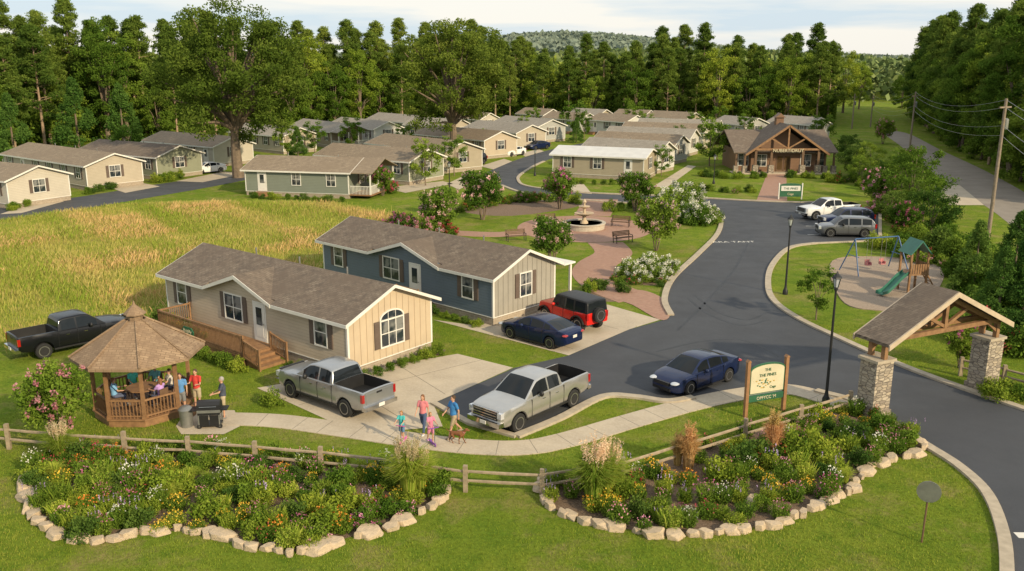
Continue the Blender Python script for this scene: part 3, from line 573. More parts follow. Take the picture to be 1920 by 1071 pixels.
for i,c in enumerate(('red','yellow','white','magenta','orange')):
    b=w1(dx0+.8+i*.75,-dd+.3,.585); place({'yellow':FP_[0],'red':FP_[2],'white':FP_[4],'magenta':FP_[3],'orange':FP_[1]}[c],b,0,.8,label='potted %s flowers standing on the wooden deck'%c)
for i in range(10): place(R.choice(SH),w1(dx0-.6+i*(dx1-dx0+1)/9,-dd-.7),R.random()*6,R.uniform(.7,1.15))
for i in range(7): place(R.choice(SH),w1(L1+.65,.4+i*.85),R.random()*6,R.uniform(.5,.85))
for i in range(5): place(R.choice(SH),w1(dx1+1.8+i*.9,-.6),R.random()*6,R.uniform(.4,.7))
for i in range(5): place(R.choice(SH),w1(-.2+i*.8,-.8),R.random()*6,R.uniform(.8,1.6))
for i in range(8): place(R.choice(SH),w1(L2-7+i*.9,-.7,0,h2),R.random()*6,R.uniform(.5,.9))
x2=ux2(800); O('steps',MB().box((x2-1.4,-1.2,0),(x2+.6,-.03,.5)).box((x2-1.4,-1.5,0),(x2-.2,-1.2,.25)).mesh('steps',M['wood']),h2); railing((x2-1.4,-1.2,0),(x2+.6,-1.2,0),.5,par=h2)
# ------------------------------------------------ clubhouse
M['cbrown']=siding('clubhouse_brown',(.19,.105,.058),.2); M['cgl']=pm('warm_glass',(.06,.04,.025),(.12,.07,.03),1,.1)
cb=G(1468,324); ch=E('clubhouse','brown timber clubhouse with big front gable','clubhouse',cb,0)
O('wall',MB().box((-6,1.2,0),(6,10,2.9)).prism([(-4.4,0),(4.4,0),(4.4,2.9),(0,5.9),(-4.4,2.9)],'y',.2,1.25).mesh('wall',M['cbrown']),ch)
rf=MB().prism([(-.8,2.7),(5.6,5.2),(11.8,2.7),(11.8,2.85),(5.6,5.38),(-.8,2.85)],'x',-7,7)
rf.prism([(-5.6,2.5),(0,6.35),(5.6,2.5),(5.6,2.68),(0,6.55),(-5.6,2.68)],'y',-1.6,6); r_=O('roof',rf.mesh('roof',M['shA']),ch)
O('cupola',MB().box((-.5,3,6.2),(.5,4,7.2)).prism([(-.7,7.2),(.7,7.2),(0,7.8)],'y',2.8,4.2).mesh('cupola',M['cbrown']),r_)
O('gable_truss',MB().beam((-5.6,-1.62,2.55),(0,-1.62,6.4),.26).beam((5.6,-1.62,2.55),(0,-1.62,6.4),.26).beam((-4.3,-1.5,3.3),(4.3,-1.5,3.3),.26).beam((0,-1.5,3.3),(0,-1.5,6.1),.2).beam((0,-1.5,3.4),(-2.2,-1.5,4.7),.18).beam((0,-1.5,3.4),(2.2,-1.5,4.7),.18).mesh('gable_truss',M['wood']),ch)
for x in (-4.2,-2.1,2.1,4.2): O('column',MB().box((-.35,-.35,0),(.35,.35,1.2)).box((-.16,-.16,1.2),(.16,.16,3.2),1).mesh('column',[M['stone'],M['dwood']]),ch,(x,-1.3,0))
for x in (-6.6,-5.4,5.4,6.6): O('column',MB().box((-.3,-.3,0),(.3,.3,1.0)).box((-.12,-.12,1),(.12,.12,2.75),1).mesh('column',[M['stone'],M['dwood']]),ch,(x,-.5,0))
for x in (-3,3,-5.2,5.2): add_window(ch,x,.2 if abs(x)<4 else 1.2,.9,1.3,1.5,0,False)
for x in (-.5,.5):
    d_=O('door',MB().box((-.46,-.05,0),(.46,.02,2.3)).mesh('door',M['dwood']),ch,(x,.19,.1)); O('door_glass',MB().box((-.34,-.065,.3),(.34,-.05,2.1)).mesh('door_glass',M['cgl']),d_)
O('lettering',text('NUBERTIDRUY',.62,M['cream'],.02),ch,(0,-1.72,2.95),rot=(math.pi/2,0,0))
O('porch_floor',MB().box((-7,-1.8,0),(7,1.19,.12)).mesh('porch_floor',M['conc']),ch)
# ------------------------------------------------ vehicles
def wheel_meshes(r,w):
    t=MB().lathe([(r*.6,-w/2),(r*.9,-w/2),(r,-w*.36),(r,w*.36),(r*.9,w/2),(r*.6,w/2)],28,axis='y').mesh('wheel',M['tyre'],True)
    b=MB().lathe([(.01,w*.30),(r*.12,w*.42),(r*.17,w*.3)],16,axis='y')
    for i in range(6):
        a=i*math.pi/3; b.prism([(r*.1*math.cos(a+1.2),r*.1*math.sin(a+1.2)),(r*.1*math.cos(a-1.2),r*.1*math.sin(a-1.2)),(r*.6*math.cos(a-.2),r*.6*math.sin(a-.2)),(r*.6*math.cos(a+.2),r*.6*math.sin(a+.2))],'y',w*.26,w*.46)
    b.lathe([(r*.56,w*.1),(r*.56,w*.51),(r*.66,w*.51),(r*.66,w*.1)],28,axis='y'); b.lathe([(.01,w*.12),(r*.6,w*.12)],20,1,axis='y')
    return t,b.mesh('rim',[M['rim'],M['black']],True)
def paint(name,c,metal=.5,coat=.5):
    k=N(name); co=k.co(); k.bsdf(k.mix(k.noise(co,3,3,.5,.3,.7),c,tuple(x*.93 for x in c)),.3,metal,coat=coat,spec=.3); return k.m
def tabf(t,sm=0):
    xs,ys=zip(*t)
    if not sm: return lambda x:float(np.interp(x,xs,ys))
    o=np.linspace(-1,1,9)
    def f(x):
        s=min(sm,max(0,x-xs[0]),max(0,xs[-1]-x)); return float(np.mean(np.interp(x+o*s,xs,ys)))
    return f
def car(spec,pmat,label,loc,rz,name='parked_car',cat='car',group='vehicles'):
    e=E(name,label,cat,loc,rz,group=group)
    if spec['key']+pmat.name in CARC:
        def rec(items,par):
            for n,me,lc,r,ch_ in items: rec(ch_,O(n,me,par,lc,r))
        rec(CARC[spec['key']+pmat.name],e); return e
    sm=spec.get('sm',.16); top,wid,bot=tabf(spec['top'],sm),tabf(spec['wid'],sm),tabf(spec['bot'],sm); x0,x1=spec['top'][0][0],spec['top'][-1][0]; wx=spec['wx']; rw=spec['rw']; ra=rw*1.2; bed=spec.get('bed')
    xs=set(np.round(np.linspace(x0,x1,64),3))|{t[0] for t in spec['top']}
    for w in wx: xs|={round(w+ra*c,3) for c in (-1,-.99,-.95,-.85,-.7,-.5,-.25,0,.25,.5,.7,.85,.95,.99,1)}
    if bed: xs|={bed[0]-.004,bed[0],bed[1],bed[1]+.004}
    xs=sorted(xs); mb=MB(); rings=[]
    for x in xs:
        zt,w,zb=top(x),wid(x),bot(x)
        for c in wx:
            if abs(x-c)<ra: zb=max(zb,rw+math.sqrt(max(0,ra*ra-(x-c)**2))-.02)
        zb=min(zb,zt-.1); hh=zt-zb; ib=bed and bed[0]<=x<=bed[1]; cr=spec.get('crown',.03)
        h=[(0,zb),(w*.93,zb),(w*.99,zb+hh*.12),(w,zb+hh*.5),(w*.985,zb+hh*.8),(w*.95,zt-.012)]
        h+=[(w-.14,zt),(w-.15,bed[2]),(0,bed[2])] if ib else [(w*.85,zt+cr*.4),(w*.5,zt+cr*.85),(0,zt+cr)]
        rings.append([(x,y,z) for y,z in h]+[(x,-y,z) for y,z in h[-2:0:-1]])
    n=len(rings[0]); vs=[v for r in rings for v in r]; fs=[];ms=[]
    for i in range(len(xs)-1):
        ib=bed and bed[0]-.01<=xs[i] and xs[i+1]<=bed[1]+.01
        for j in range(n):
            fs.append((i*n+j,i*n+(j+1)%n,i*n+n+(j+1)%n,i*n+n+j)); ms.append(1 if j in (0,n-1) or (ib and j in (6,7,8,9)) else 0)
    fs+= [tuple(range(n)),tuple(range(len(vs)-n,len(vs)))]; ms+=[0,0]; mb.v=vs;mb.f=fs;mb.m=ms
    tree=[]
    def P_(nm,me,lc=(0,0,0),r=0,ch_=()): it=[nm,me,lc,r,list(ch_)]; tree.append(it); return it
    P_('body',mb.mesh('body',[pmat,M['black']],True,42))
    zr,zb_=tabf(spec['gh'],sm),tabf(spec['belt']); wb,wr=spec['gw']; a,b=spec['gh'][0][0],spec['gh'][-1][0]; ws,rs=spec['ws'],spec['rs']
    gx=sorted(set(np.round(np.linspace(a,b,34),3))|{t[0] for t in spec['gh']}|{v for w_ in spec['win'] for v in w_}|{ws,rs})
    sec=[]
    for x in gx:
        z1,z0_=zr(x),zb_(x); hh=max(.001,z1-z0_); f=min(1,hh/spec['hr']); W0=wb-.04*max(0,(abs(x)-1)*.6); pts=[]
        for fr in (0,.07,.86,.97): pts.append((W0+(wr-wb)*fr*f,z0_+hh*fr-(.05 if fr==0 else 0)))
        pts+=[(pts[-1][0]-.07,z1),((pts[-1][0]-.07)*.5,z1+.018),(0,z1+.025)]
        sec.append([(x,y,z) for y,z in pts]+[(x,-y,z) for y,z in pts[-2::-1]])
    B={}
    def q(key): return B.setdefault(key,MB())
    m_=len(sec[0])
    for i in range(len(gx)-1):
        xm=(gx[i]+gx[i+1])/2
        for j in range(m_-1):
            key='roof'; sj=j if j<m_//2 else m_-2-j
            if sj==1:
                for wi,(p0,p1) in enumerate(spec['win']):
                    if p0<=xm<=p1: key=('window',wi,j<m_//2)
            elif sj>=4: key='windshield' if xm>ws else ('rear_window' if xm<rs else 'roof')
            q(key).add([sec[i][j],sec[i][j+1],sec[i+1][j+1],sec[i+1][j]],[(0,1,2,3)])
    for key,m2 in B.items():
        nm=key if isinstance(key,str) else 'window'; me=m2.mesh(nm,(spec.get('roofm') or pmat) if nm=='roof' else M['cglass'],False,50,norm=False)
        import bmesh
        bb=bmesh.new(); bb.from_mesh(me); bmesh.ops.remove_doubles(bb,verts=bb.verts,dist=.0005); bb.to_mesh(me); bb.free(); me.polygons.foreach_set('use_smooth',[True]*len(me.polygons)); P_(nm,me)
    tw,rimm=wheel_meshes(rw,spec.get('tw',.25))
    for w in wx:
        for s in (1,-1):
            y=s*(wid(w)-spec.get('tw',.25)/2+.0); P_('wheel',tw,(w,y,rw),0 if s>0 else math.pi,[['rim',rimm,(0,0,0),0,[]]])
    wd=wid(x1-.3); wt=wid(x0+.2); fz=spec['fz']; tz=spec['tz']; bx=spec.get('boxy')
    P_('grille',MB().cbox((x1-.02,0,fz),(.1,spec['gr'][0],spec['gr'][1])).mesh('grille',M['black']))
    if spec.get('chr'):
        g=MB()
        for i in range(3): g.cbox((x1+.03,0,fz-.12+i*.12),(.05,spec['gr'][0]-.06,.035))
        g.cbox((x1+.02,0,fz+spec['gr'][1]/2),(.06,spec['gr'][0]+.05,.04)); g.cbox((x1+.0,0,.58),(.3,wd*1.9,.2)); P_('front_bumper',g.mesh('front_bumper',M['chrome']))
        P_('rear_bumper',MB().cbox((x0-.03,0,.62),(.24,wt*1.9,.18)).mesh('rear_bumper',M['chrome']))
    else:
        P_('front_bumper',MB().cbox((x1-.05,0,.36),(.12,wd*1.3,.14)).mesh('front_bumper',M['black']))
    for s in (1,-1):
        if bx: P_('headlight',MB().cbox((x1-.07,s*(wd-.17),fz+.03),(.2,.26,.24)).mesh('headlight',M['lamp']))
        elif spec.get('round'): P_('headlight',MB().lathe([(.01,.06),(.1,.05),(.11,-.05)],18,axis='y').mesh('headlight',M['lamp']),(x1+.02,s*.52,fz),-math.pi/2)
        else: P_('headlight',MB().sph((x1-.2,s*(wd-.16),fz+.06),(.24,.2,.075)).mesh('headlight',M['lamp'],True))
        P_('taillight',MB().cbox((x0+.05,s*(wt-.07),tz),(.14,.13,.36 if bx or spec.get('round') else .14)).mesh('taillight',M['tail']) if bx or spec.get('round') else MB().sph((x0+.12,s*(wt-.12),tz),(.16,.2,.075)).mesh('taillight',M['tail'],True))
        P_('mirror',MB().sph((ws+.02,s*(wb+.16),spec['mz']),(.09,.12,.09 if not bx else .13)).mesh('mirror',pmat if not bx else M['black'],True))
        for hx in spec['hx']: P_('door_handle',MB().cbox((hx,s*(wid(0)+.012),spec['hz']),(.17,.03,.03)).mesh('door_handle',M['chrome'] if bx else pmat))
        dm=MB()
        for sx in spec['seam']: dm.box((sx-.006,s*wid(0)*.985-.02,bot(0)+.08),(sx+.006,s*wid(0)*.985+.022,top(sx)-.04))
        dm.box((wx[1]+ra,s*wid(0)-.03,bot(0)-.03),(wx[0]-ra,s*wid(0)+.01,bot(0)+.05)); P_('door_trim',dm.mesh('door_trim',M['black']))
    P_('licence_plate',MB().cbox((x0-(.16 if spec.get('chr') else .01),0,.66 if spec.get('chr') else .75),(.02,.32,.15)).mesh('licence_plate',M['white']))
    if spec.get('chr') or spec.get('round'): P_('licence_plate',MB().cbox((x1+.16,0,.58),(.02,.32,.14)).mesh('licence_plate',M['white']))
    if bx and bed:
        P_('tailgate',MB().cbox((x0-.004,0,1.03),(.03,wt*1.55,.46)).mesh('tailgate',pmat)); P_('tailgate_handle',MB().cbox((x0-.02,0,1.2),(.03,.3,.08)).mesh('tailgate_handle',M['black']))
    if spec.get('round'):
        P_('spare_wheel',tw,(x0-.13,.0,1.05),math.pi/2,[['rim',rimm,(0,0,0),0,[]]])
        fl=MB()
        for w in wx:
            for s in (1,-1):
                for i in range(8):
                    t0,t1=math.pi*(.08+.84*i/8),math.pi*(.08+.84*(i+1)/8); pr=[(w+k_*math.cos(t),rw+k_*math.sin(t)) for k_,t in ((ra,t0),(ra+.05,t0),(ra+.05,t1),(ra,t1))]; fl.prism(pr,'y',s*(wid(w)-.05),s*(wid(w)+.1))
        P_('fender',fl.mesh('fender',M['black']))
        g=MB()
        for i in range(7): g.cbox((x1+.035,-.3+i*.1,fz),(.02,.05,.3))
        P_('grille_slots',g.mesh('grille_slots',M['black']))
    CARC[spec['key']+pmat.name]=tree
    def rec(items,par):
        for n_,me,lc,r,c_ in items: rec(c_,O(n_,me,par,lc,r))
    rec(tree,e); return e
CARC={}
SEDAN=dict(key='sedan',top=[(-2.43,.72),(-2.41,.95),(-2.3,1.07),(-1.75,1.09),(-1,.99),(0,.96),(1.1,.95),(1.6,.9),(2.05,.80),(2.3,.68),(2.42,.5)],wid=[(-2.43,.66),(-2.3,.8),(-1.9,.89),(-1,.92),(1.2,.92),(1.8,.89),(2.15,.8),(2.33,.66),(2.42,.45)],bot=[(-2.43,.42),(-2.2,.26),(-1,.2),(1,.2),(2.2,.2),(2.42,.3)],wx=(1.42,-1.4),rw=.335,tw=.22,gh=[(-1.95,1.08),(-1.2,1.34),(-.5,1.46),(.1,1.48),(.45,1.42),(1.25,.95)],belt=[(-1.95,1.07),(0,.96),(1.25,.94)],gw=(.84,.62),hr=.5,ws=.42,rs=-.98,win=[(-1.35,-.95),(-.88,-.02),(.06,.85)],fz=.62,tz=.88,gr=(.9,.16),mz=1.0,hx=(-.5,.42),hz=.82,seam=(-.92,.02,1.0))
PICK=dict(key='pickup',sm=.09,top=[(-2.95,1.3),(-2.9,1.34),(-1.03,1.34),(-.99,1.3),(0,1.28),(1.2,1.26),(2.2,1.2),(2.75,1.12),(2.9,1.0),(2.93,.8)],wid=[(-2.95,.92),(-2.85,.97),(-1,1.0),(1.4,1.0),(2.2,.98),(2.75,.92),(2.93,.8)],bot=[(-2.95,.6),(-2.5,.5),(-1,.42),(1.4,.42),(2.6,.42),(2.93,.5)],wx=(1.9,-1.78),rw=.41,tw=.28,gh=[(-.98,1.3),(-.9,1.84),(-.6,1.92),(.3,1.93),(.62,1.87),(1.42,1.26)],belt=[(-1,1.27),(1.42,1.25)],gw=(.92,.72),hr=.65,ws=.6,rs=-.86,win=[(-.82,-.1),(-.02,.98)],bed=(-2.88,-1.06,.82),fz=.93,tz=1.08,gr=(1.35,.4),chr=True,boxy=True,mz=1.36,hx=(-.55,.35),hz=1.08,seam=(-1.02,-.06,1.12),crown=.05)
SUV=dict(key='suv',top=[(-2.4,1.0),(-2.37,1.1),(-1,1.08),(1.0,1.06),(1.9,.98),(2.25,.86),(2.4,.65)],wid=[(-2.4,.82),(-2.2,.93),(1.5,.95),(2.1,.86),(2.4,.6)],bot=[(-2.4,.4),(-2,.3),(2,.28),(2.4,.35)],wx=(1.45,-1.42),rw=.37,tw=.25,gh=[(-2.34,1.1),(-2.1,1.6),(-1.6,1.68),(0,1.72),(.4,1.67),(1.15,1.06)],belt=[(-2.34,1.07),(1.15,1.04)],gw=(.88,.7),hr=.62,ws=.42,rs=-2.05,win=[(-2.0,-1.2),(-1.1,-.1),(0,.85)],fz=.78,tz=1.0,gr=(1.0,.25),mz=1.12,hx=(-.6,.4),hz=.92,seam=(-1.14,-.04,1.0),boxy=True)
JEEP=dict(key='jeep',sm=.04,top=[(-2.1,1.15),(-2.08,1.2),(.8,1.2),(1.0,1.2),(1.95,1.12),(2.0,1.1),(2.02,.9)],wid=[(-2.1,.82),(-2.0,.84),(.9,.84),(1.9,.76),(2.02,.74)],bot=[(-2.1,.55),(2.02,.55)],wx=(1.45,-1.35),rw=.43,tw=.3,gh=[(-2.08,1.2),(-2.04,1.82),(-1.9,1.88),(0,1.9),(.5,1.87),(.85,1.2)],belt=[(-2.1,1.19),(.9,1.19)],gw=(.82,.75),hr=.65,ws=.5,rs=-2.0,win=[(-1.9,-1.1),(-.98,-.2),(-.1,.6)],fz=.95,tz=1.0,gr=(1.1,.34),round=True,mz=1.3,hx=(-.75,.1),hz=1.02,seam=(-1.04,-.15,.72),roofm=M['black'],crown=.02)
def park_car(spec,pmat,label,f,r,side=1,**kw):
    a,b=G(*f),G(*r); d=(a-b).normalized(); rz=math.atan2(d.y,d.x); left=Vector((-d.y,d.x,0)); c=(a+b)/2-left*side*.85-d*(sum(spec['wx'])/2); c.z=.012; return car(spec,pmat,label,c,rz,**kw)
PS=paint('paint_silver',(.52,.51,.49),.75); PS2=paint('paint_light_grey',(.42,.43,.44),.75); PN=paint('paint_navy',(.007,.016,.062),.25,.5); PR=paint('paint_red',(.58,.018,.012),0,.35); PB=paint('paint_black',(.008,.009,.012),.3,.35); PW=paint('paint_white',(.72,.72,.70),0); PG=paint('paint_grey',(.17,.175,.18),.6)
park_car(PICK,PS,'silver pickup truck parked on the asphalt bay',(970,810),(1072,763),1,cat='pickup truck',name='pickup_truck')
park_car(PICK,PS2,'silver grey pickup truck on the concrete driveway',(556,748),(642,779),1,cat='pickup truck',name='pickup_truck')
park_car(SEDAN,PN,'dark blue sedan standing on the road',(1292,742),(1366,716),1)
park_car(SEDAN,PN,'dark blue sedan parked on the driveway',(957,635),(1030,655),1)
park_car(JEEP,PR,'boxy red off-roader with black hardtop',(1016,602),(1086,625),1,cat='off-road car',name='off_road_car')
park_car(PICK,PB,'black pickup truck parked on the grass',(208,646),(96,670),-1,cat='pickup truck',name='pickup_truck')
park_car(PICK,PW,'white pickup truck in a parking bay',(1528,413),(1592,410),1,cat='pickup truck',name='pickup_truck')
park_car(SUV,PG,'grey sport utility car in a parking bay',(1556,445),(1620,446),1)
park_car(SUV,PN,'dark car in a parking bay',(1562,428),(1622,427),1)
for f,r,p_,lb in (((380,327),(412,324),PW,'white car parked before a home'),((885,312),(908,308),PB,'black car parked on a driveway'),((958,294),(982,291),PW,'white car parked on a driveway'),((1000,282),(1030,279),PN,'dark car parked along the street'),((770,322),(790,319),PW,'white car beside the green home')): park_car(SUV if p_ is PB else SEDAN,p_,lb,f,r,1)
# ------------------------------------------------ street furniture
def lamp_post(p,h,label):
    e=E('street_lamp',label,'street lamp',p,group='black street lamps')
    O('post',MB().lathe([(.17,0),(.17,.25),(.1,.4),(.07,.6),(.055,h*.5),(.045,h-.75),(.09,h-.72),(.09,h-.66),(.05,h-.62)],14).mesh('post',M['black'],True),e)
    O('lamp_glass',MB().lathe([(.09,h-.6),(.17,h-.2)],6).mesh('lamp_glass',M['lamp']),e)
    c=MB().lathe([(.23,h-.2),(.2,h-.14),(.06,h),(.02,h+.1)],6)
    for i in range(6): a=i*math.pi/3; c.tube([(.09*math.cos(a),.09*math.sin(a),h-.62),(.18*math.cos(a),.18*math.sin(a),h-.18)],.012,4)
    O('lamp_cap',c.mesh('lamp_cap',M['black']),e)
lamp_post(G(1548,757),6.0,'tall black lantern street lamp beside the entrance'); lamp_post(G(1472,552),5.2,'black lantern street lamp beside the playground')
for px in ((843,362),(1003,330),(1338,345)): lamp_post(G(*px),3.6,'small black lantern lamp along the street')
for (bx_,by_),ty,nm in (((1852,450),185,0),((1705,285),172,1),((1632,238),178,2),((1597,242),176,3)):
    p=G(bx_,by_); v=(ty-535.5)/FP; hgt=H-(p.y)*(SP+v*CP)/(CP-v*SP); e=E('utility_pole','wooden utility pole with wires beside the lane','utility pole',p,.6,group='utility poles'); O('pole',MB().tube([(0,0,0),(0,0,hgt)],[.17,.12],10).mesh('pole',M['pole'],True),e)
    O('crossarm',MB().beam((-.9,0,hgt-.7),(.9,0,hgt-.7),.12).mesh('crossarm',M['pole']),e)
    O('transformer',MB().lathe([(.22,hgt-2.5),(.24,hgt-2.4),(.24,hgt-1.7),(.1,hgt-1.6)],14,c=(.36,0,0)).mesh('transformer',M['metalg'],True),e)
    if nm==0: P0=(p,hgt)
    elif nm==1: P1=(p,hgt)
    elif nm==2: P2=(p,hgt)
Pn=(P0[0]+(P0[0]-P1[0])*.8,P0[1]); 
for (a,ha),(b,hb) in ((Pn,P0),(P0,P1),(P1,P2)):
    for dz in (.1,.7,2.2,3.0):
        w=MB(); w.tube([a.lerp(b,t)+Vector((0,0,ha+(hb-ha)*t-dz-1.2*4*t*(1-t))) for t in np.linspace(0,1,13)],.016,4); o=O('power_line',w.mesh('power_line',M['wire'])); o['label']='thin grey overhead wire between utility poles'; o['category']='power line'; o['group']='overhead wires'
# gate
ga,gb=G(1634,776),G(1840,728); gd=gb-ga; gl=gd.length; grz=math.atan2(gd.y,gd.x)
ge=E('entrance_gate','timber gable entrance gate on stone columns','entrance gate',ga,grz)
cm=MB().box((-.56,-.52,0),(.56,.52,.3)).prism([(-.5,-.46),(.5,-.46),(.46,.46),(-.46,.46)],'z',.3,2.5).box((-.56,-.54,2.5),(.56,.54,2.62),1).mesh('column',[M['stone'],M['kerb']])
O('column',cm,ge); O('column',cm,ge,(gl,0,0))
apx=5.15; ex=-.35; exr=gl+.3; ez=3.3; xm_=(ex+exr)/2
O('roof',MB().prism([(ex,ez),(xm_,apx),(exr,ez),(exr,ez+.14),(xm_,apx+.15),(ex,ez+.14)],'y',-.85,1.0).mesh('roof',M['shA']),ge)
fp=[(ex-.05,ez-.12),(xm_,apx-.1),(exr+.05,ez-.12),(exr+.05,ez+.12),(xm_,apx+.13),(ex-.05,ez+.12)]
O('fascia',MB().prism(fp,'y',-.92,-.852).prism(fp,'y',1.002,1.07).mesh('fascia',M['beam']),ge)
tm=MB()
for y in (-.35,.35):
    tm.beam((-.1,y,3.45),(gl+.1,y,3.45),.2); tm.beam((ex+.3,y,ez-.0),(xm_,y,apx-.2),.17); tm.beam((exr-.3,y,ez),(xm_,y,apx-.2),.17); tm.beam((xm_,y,3.5),(xm_,y,apx-.2),.18)
    for s in (-1,1): tm.beam((xm_,y,3.6),(xm_+s*1.5,y,4.35),.14); tm.beam((gl/2+s*(gl/2),y,2.9),(gl/2+s*(gl/2-.7),y,3.4),.12)
O('truss',tm.mesh('truss',M['wood']),ge)
for x in (0,gl):
    for y in (-.35,.35): O('post',MB().box((-.1,-.1,0),(.1,.1,.8)).mesh('post',M['wood']),ge,(x,y,2.62))
# entrance sign
sa,sb=G(1397,782),G(1468,770); sd=sb-sa; sl_=sd.length; se=E('entrance_sign','cream and green arched sign between wooden posts','sign',sa,math.atan2(sd.y,sd.x))
M['swood']=pm('sign_post_wood',(.32,.165,.075),(.24,.12,.055),4,.6)
for x in (0,sl_): O('post',MB().box((-.075,-.075,0),(.075,.075,2.5)).prism([(-.1,2.5),(.1,2.5),(0,2.6)],'y',-.1,.1).mesh('post',M['swood']),se,(x,0,0))
def arch(w,h,hc,n=12): return [(-w/2,0),(w/2,0),(w/2,h)]+[(w/2*math.cos(t),h+hc*math.sin(t)) for t in np.linspace(0.1,math.pi-.1,n)]+[(-w/2,h)]
O('sign_board',MB().prism(arch(sl_-.18,1.08,.28),'y',-.04,.04).mesh('sign_board',M['sgreen']),se,(sl_/2,0,1.0)); O('sign_panel',MB().prism(arch(sl_-.28,1.0,.25),'y',-.055,.055).mesh('sign_panel',M['cream']),se,(sl_/2,0,1.04))
O('name_board',MB().box((-sl_/2+.09,-.05,0),(sl_/2-.09,.05,.28)).mesh('name_board',M['sgreen']),se,(sl_/2,0,.66))
for s_,z,sz,m_,dx in (('THE',2.0,.18,'sgreen',0),('THE PINES',1.76,.19,'sgreen',0),('Cage',1.2,.16,'sgreen',.3)): O('lettering',text(s_,sz,M[m_],.008),se,(sl_/2+dx,-.065,z),rot=(math.pi/2,0,0))
O('lettering',text("OPFYCC 'M",.2,M['cream'],.008),se,(sl_/2,-.06,.73),rot=(math.pi/2,0,0))
lf=MB(); q=random.Random(3)
for i in range(26): x=q.gauss(-.08,.22); lf.sph((x,-.06,.42+q.gauss(0,.11)),(.05,.012,.03),8,5,i%2)
O('emblem',lf.mesh('emblem',[M['sgreen'],M['gold']]),se,(sl_/2,0,1.08))
p=G(1481,374); e=E('small_sign','small green and cream sign on the clubhouse lawn','sign',p); O('sign_board',MB().prism(arch(2.4,1.25,.22),'y',-.06,.06).mesh('sign_board',M['sgreen']),e,(0,0,.3)); O('sign_panel',MB().box((-1.05,-.08,.95),(1.05,.08,1.5)).mesh('sign_panel',M['white']),e); O('lettering',text('THE PINES',.34,M['sgreen'],.01),e,(0,-.09,1.1),rot=(math.pi/2,0,0)); O('lettering',text('Cage',.34,M['cream'],.01),e,(0,-.09,.5),rot=(math.pi/2,0,0)); O('post',MB().box((-1.32,-.08,0),(-1.21,.08,1.8)).mesh('post',M['white']),e); O('post',MB().box((1.21,-.08,0),(1.32,.08,1.8)).mesh('post',M['white']),e)
p=G(1728,1017); e=E('road_sign','back of a round grey road sign on post','sign',p,-.45); O('post',MB().tube([(0,0,0),(.03,0,2.15)],.032,8).mesh('post',M['dwood']),e); O('sign_plate',MB().lathe([(.01,-.012),(.36,-.012),(.36,.012),(.01,.012)],20,axis='y',c=(.03,-.05,1.8),ph=.39).mesh('sign_plate',M['metalg']),e)
# fences
def fence(pxs,label):
    P=[G(*p) for p in pxs]; e=E('split_rail_fence',label,'fence',P[0],group='split rail fences'); b=P[0]
    for i,p in enumerate(P):
        a=R.uniform(-.1,.1); O('post',MB().prism([(-.08,-.07),(.08,-.08),(.075,.07),(-.07,.08)],'z',0,1.02+R.uniform(-.05,.06)).mesh('post',M['gwood']),e,p-b,a)
    for a,c in zip(P,P[1:]):
        for z in (.42,.8):
            d=(c-a).normalized()*.12; z1=z+R.uniform(-.03,.03); z2=z+R.uniform(-.03,.03); m=(a+c)/2; O('rail',MB().tube([a-b-d+Vector((0,0,z1)),m-b+Vector((0,0,(z1+z2)/2-.02)),c-b+d+Vector((0,0,z2))],[.05,.065,.05],6).mesh('rail',M['gwood']),e)
fence([(-100,830),(18,842),(120,850),(236,857),(355,863),(480,873),(603,885),(738,900),(873,922),(1016,930)],'weathered split rail fence behind the flower bed')
fence([(1016,930),(1167,905),(1285,868),(1396,832),(1500,800),(1592,772)],'weathered split rail fence beside the entrance garden')
fence([(1800,705),(1880,722),(1960,742)],'short rail fence beside the stone column')
# stones
def rock(seed):
    q=random.Random(seed); m=MB(); m.sph((0,0,0),1,18,12); d=[Vector((0,0,1)),Vector((0,0,-1))]+[Vector((math.cos(i*1.25+q.uniform(-.3,.3)),math.sin(i*1.25+q.uniform(-.3,.3)),q.uniform(-.15,.3))).normalized() for i in range(5)]+[Vector((q.gauss(0,1),q.gauss(0,1),.8)).normalized() for _ in range(3)]; o=[.55,.5]+[q.uniform(.55,.8) for _ in range(5)]+[q.uniform(.6,.75) for _ in range(3)]
    vs=[]
    for v in m.v:
        v=Vector(v)
        for _ in range(2):
            for a,b in zip(d,o):
                k_=v.dot(a)
                if k_>b: v-=a*(k_-b)
        vs.append(tuple(v*1.35))
    m.v=vs; return m.mesh('edging_stone',M['greyst'])
RK=[rock(i) for i in range(9)]
def stones(pxs,w=.62):
    P=cat(GL(pxs),k=20); d=0; nxt=0
    for a,b in zip(P,P[1:]):
        d+=(b-a).length
        if d>=nxt:
            s=R.choice((.5,.65,.8,1.0,1.35)); o=bpy.data.objects.new('edging_stone',R.choice(RK)); SC.objects.link(o); o.location=a+Vector((R.uniform(-.09,.09),R.uniform(-.09,.09),.09)); t=b-a
            o.rotation_euler=(R.uniform(-.12,.12),R.uniform(-.12,.12),math.atan2(t.y,t.x)+R.uniform(-.5,.5)); o.scale=(w*.52*s,w*.36*s*R.uniform(.8,1.3),.17*R.uniform(.7,1.2)); o['label']='tan angular boulder edging the flower bed'; o['category']='stone'; o['group']='bed edging stones'; nxt=d+w*s*.86
stones([(95,868),(58,890),(50,915),(58,955),(100,1002),(190,1016),(290,1000),(380,1000),(460,1026),(560,1038),(640,1016),(735,988),(832,938),(830,915)]); stones([(1020,905),(1020,925),(1040,958),(1110,982),(1210,1002),(1310,1004),(1420,992),(1520,960),(1592,920),(1640,872),(1722,851),(1728,830)])
stones([(1405,945),(1440,930),(1470,890),(1500,880)],.8)
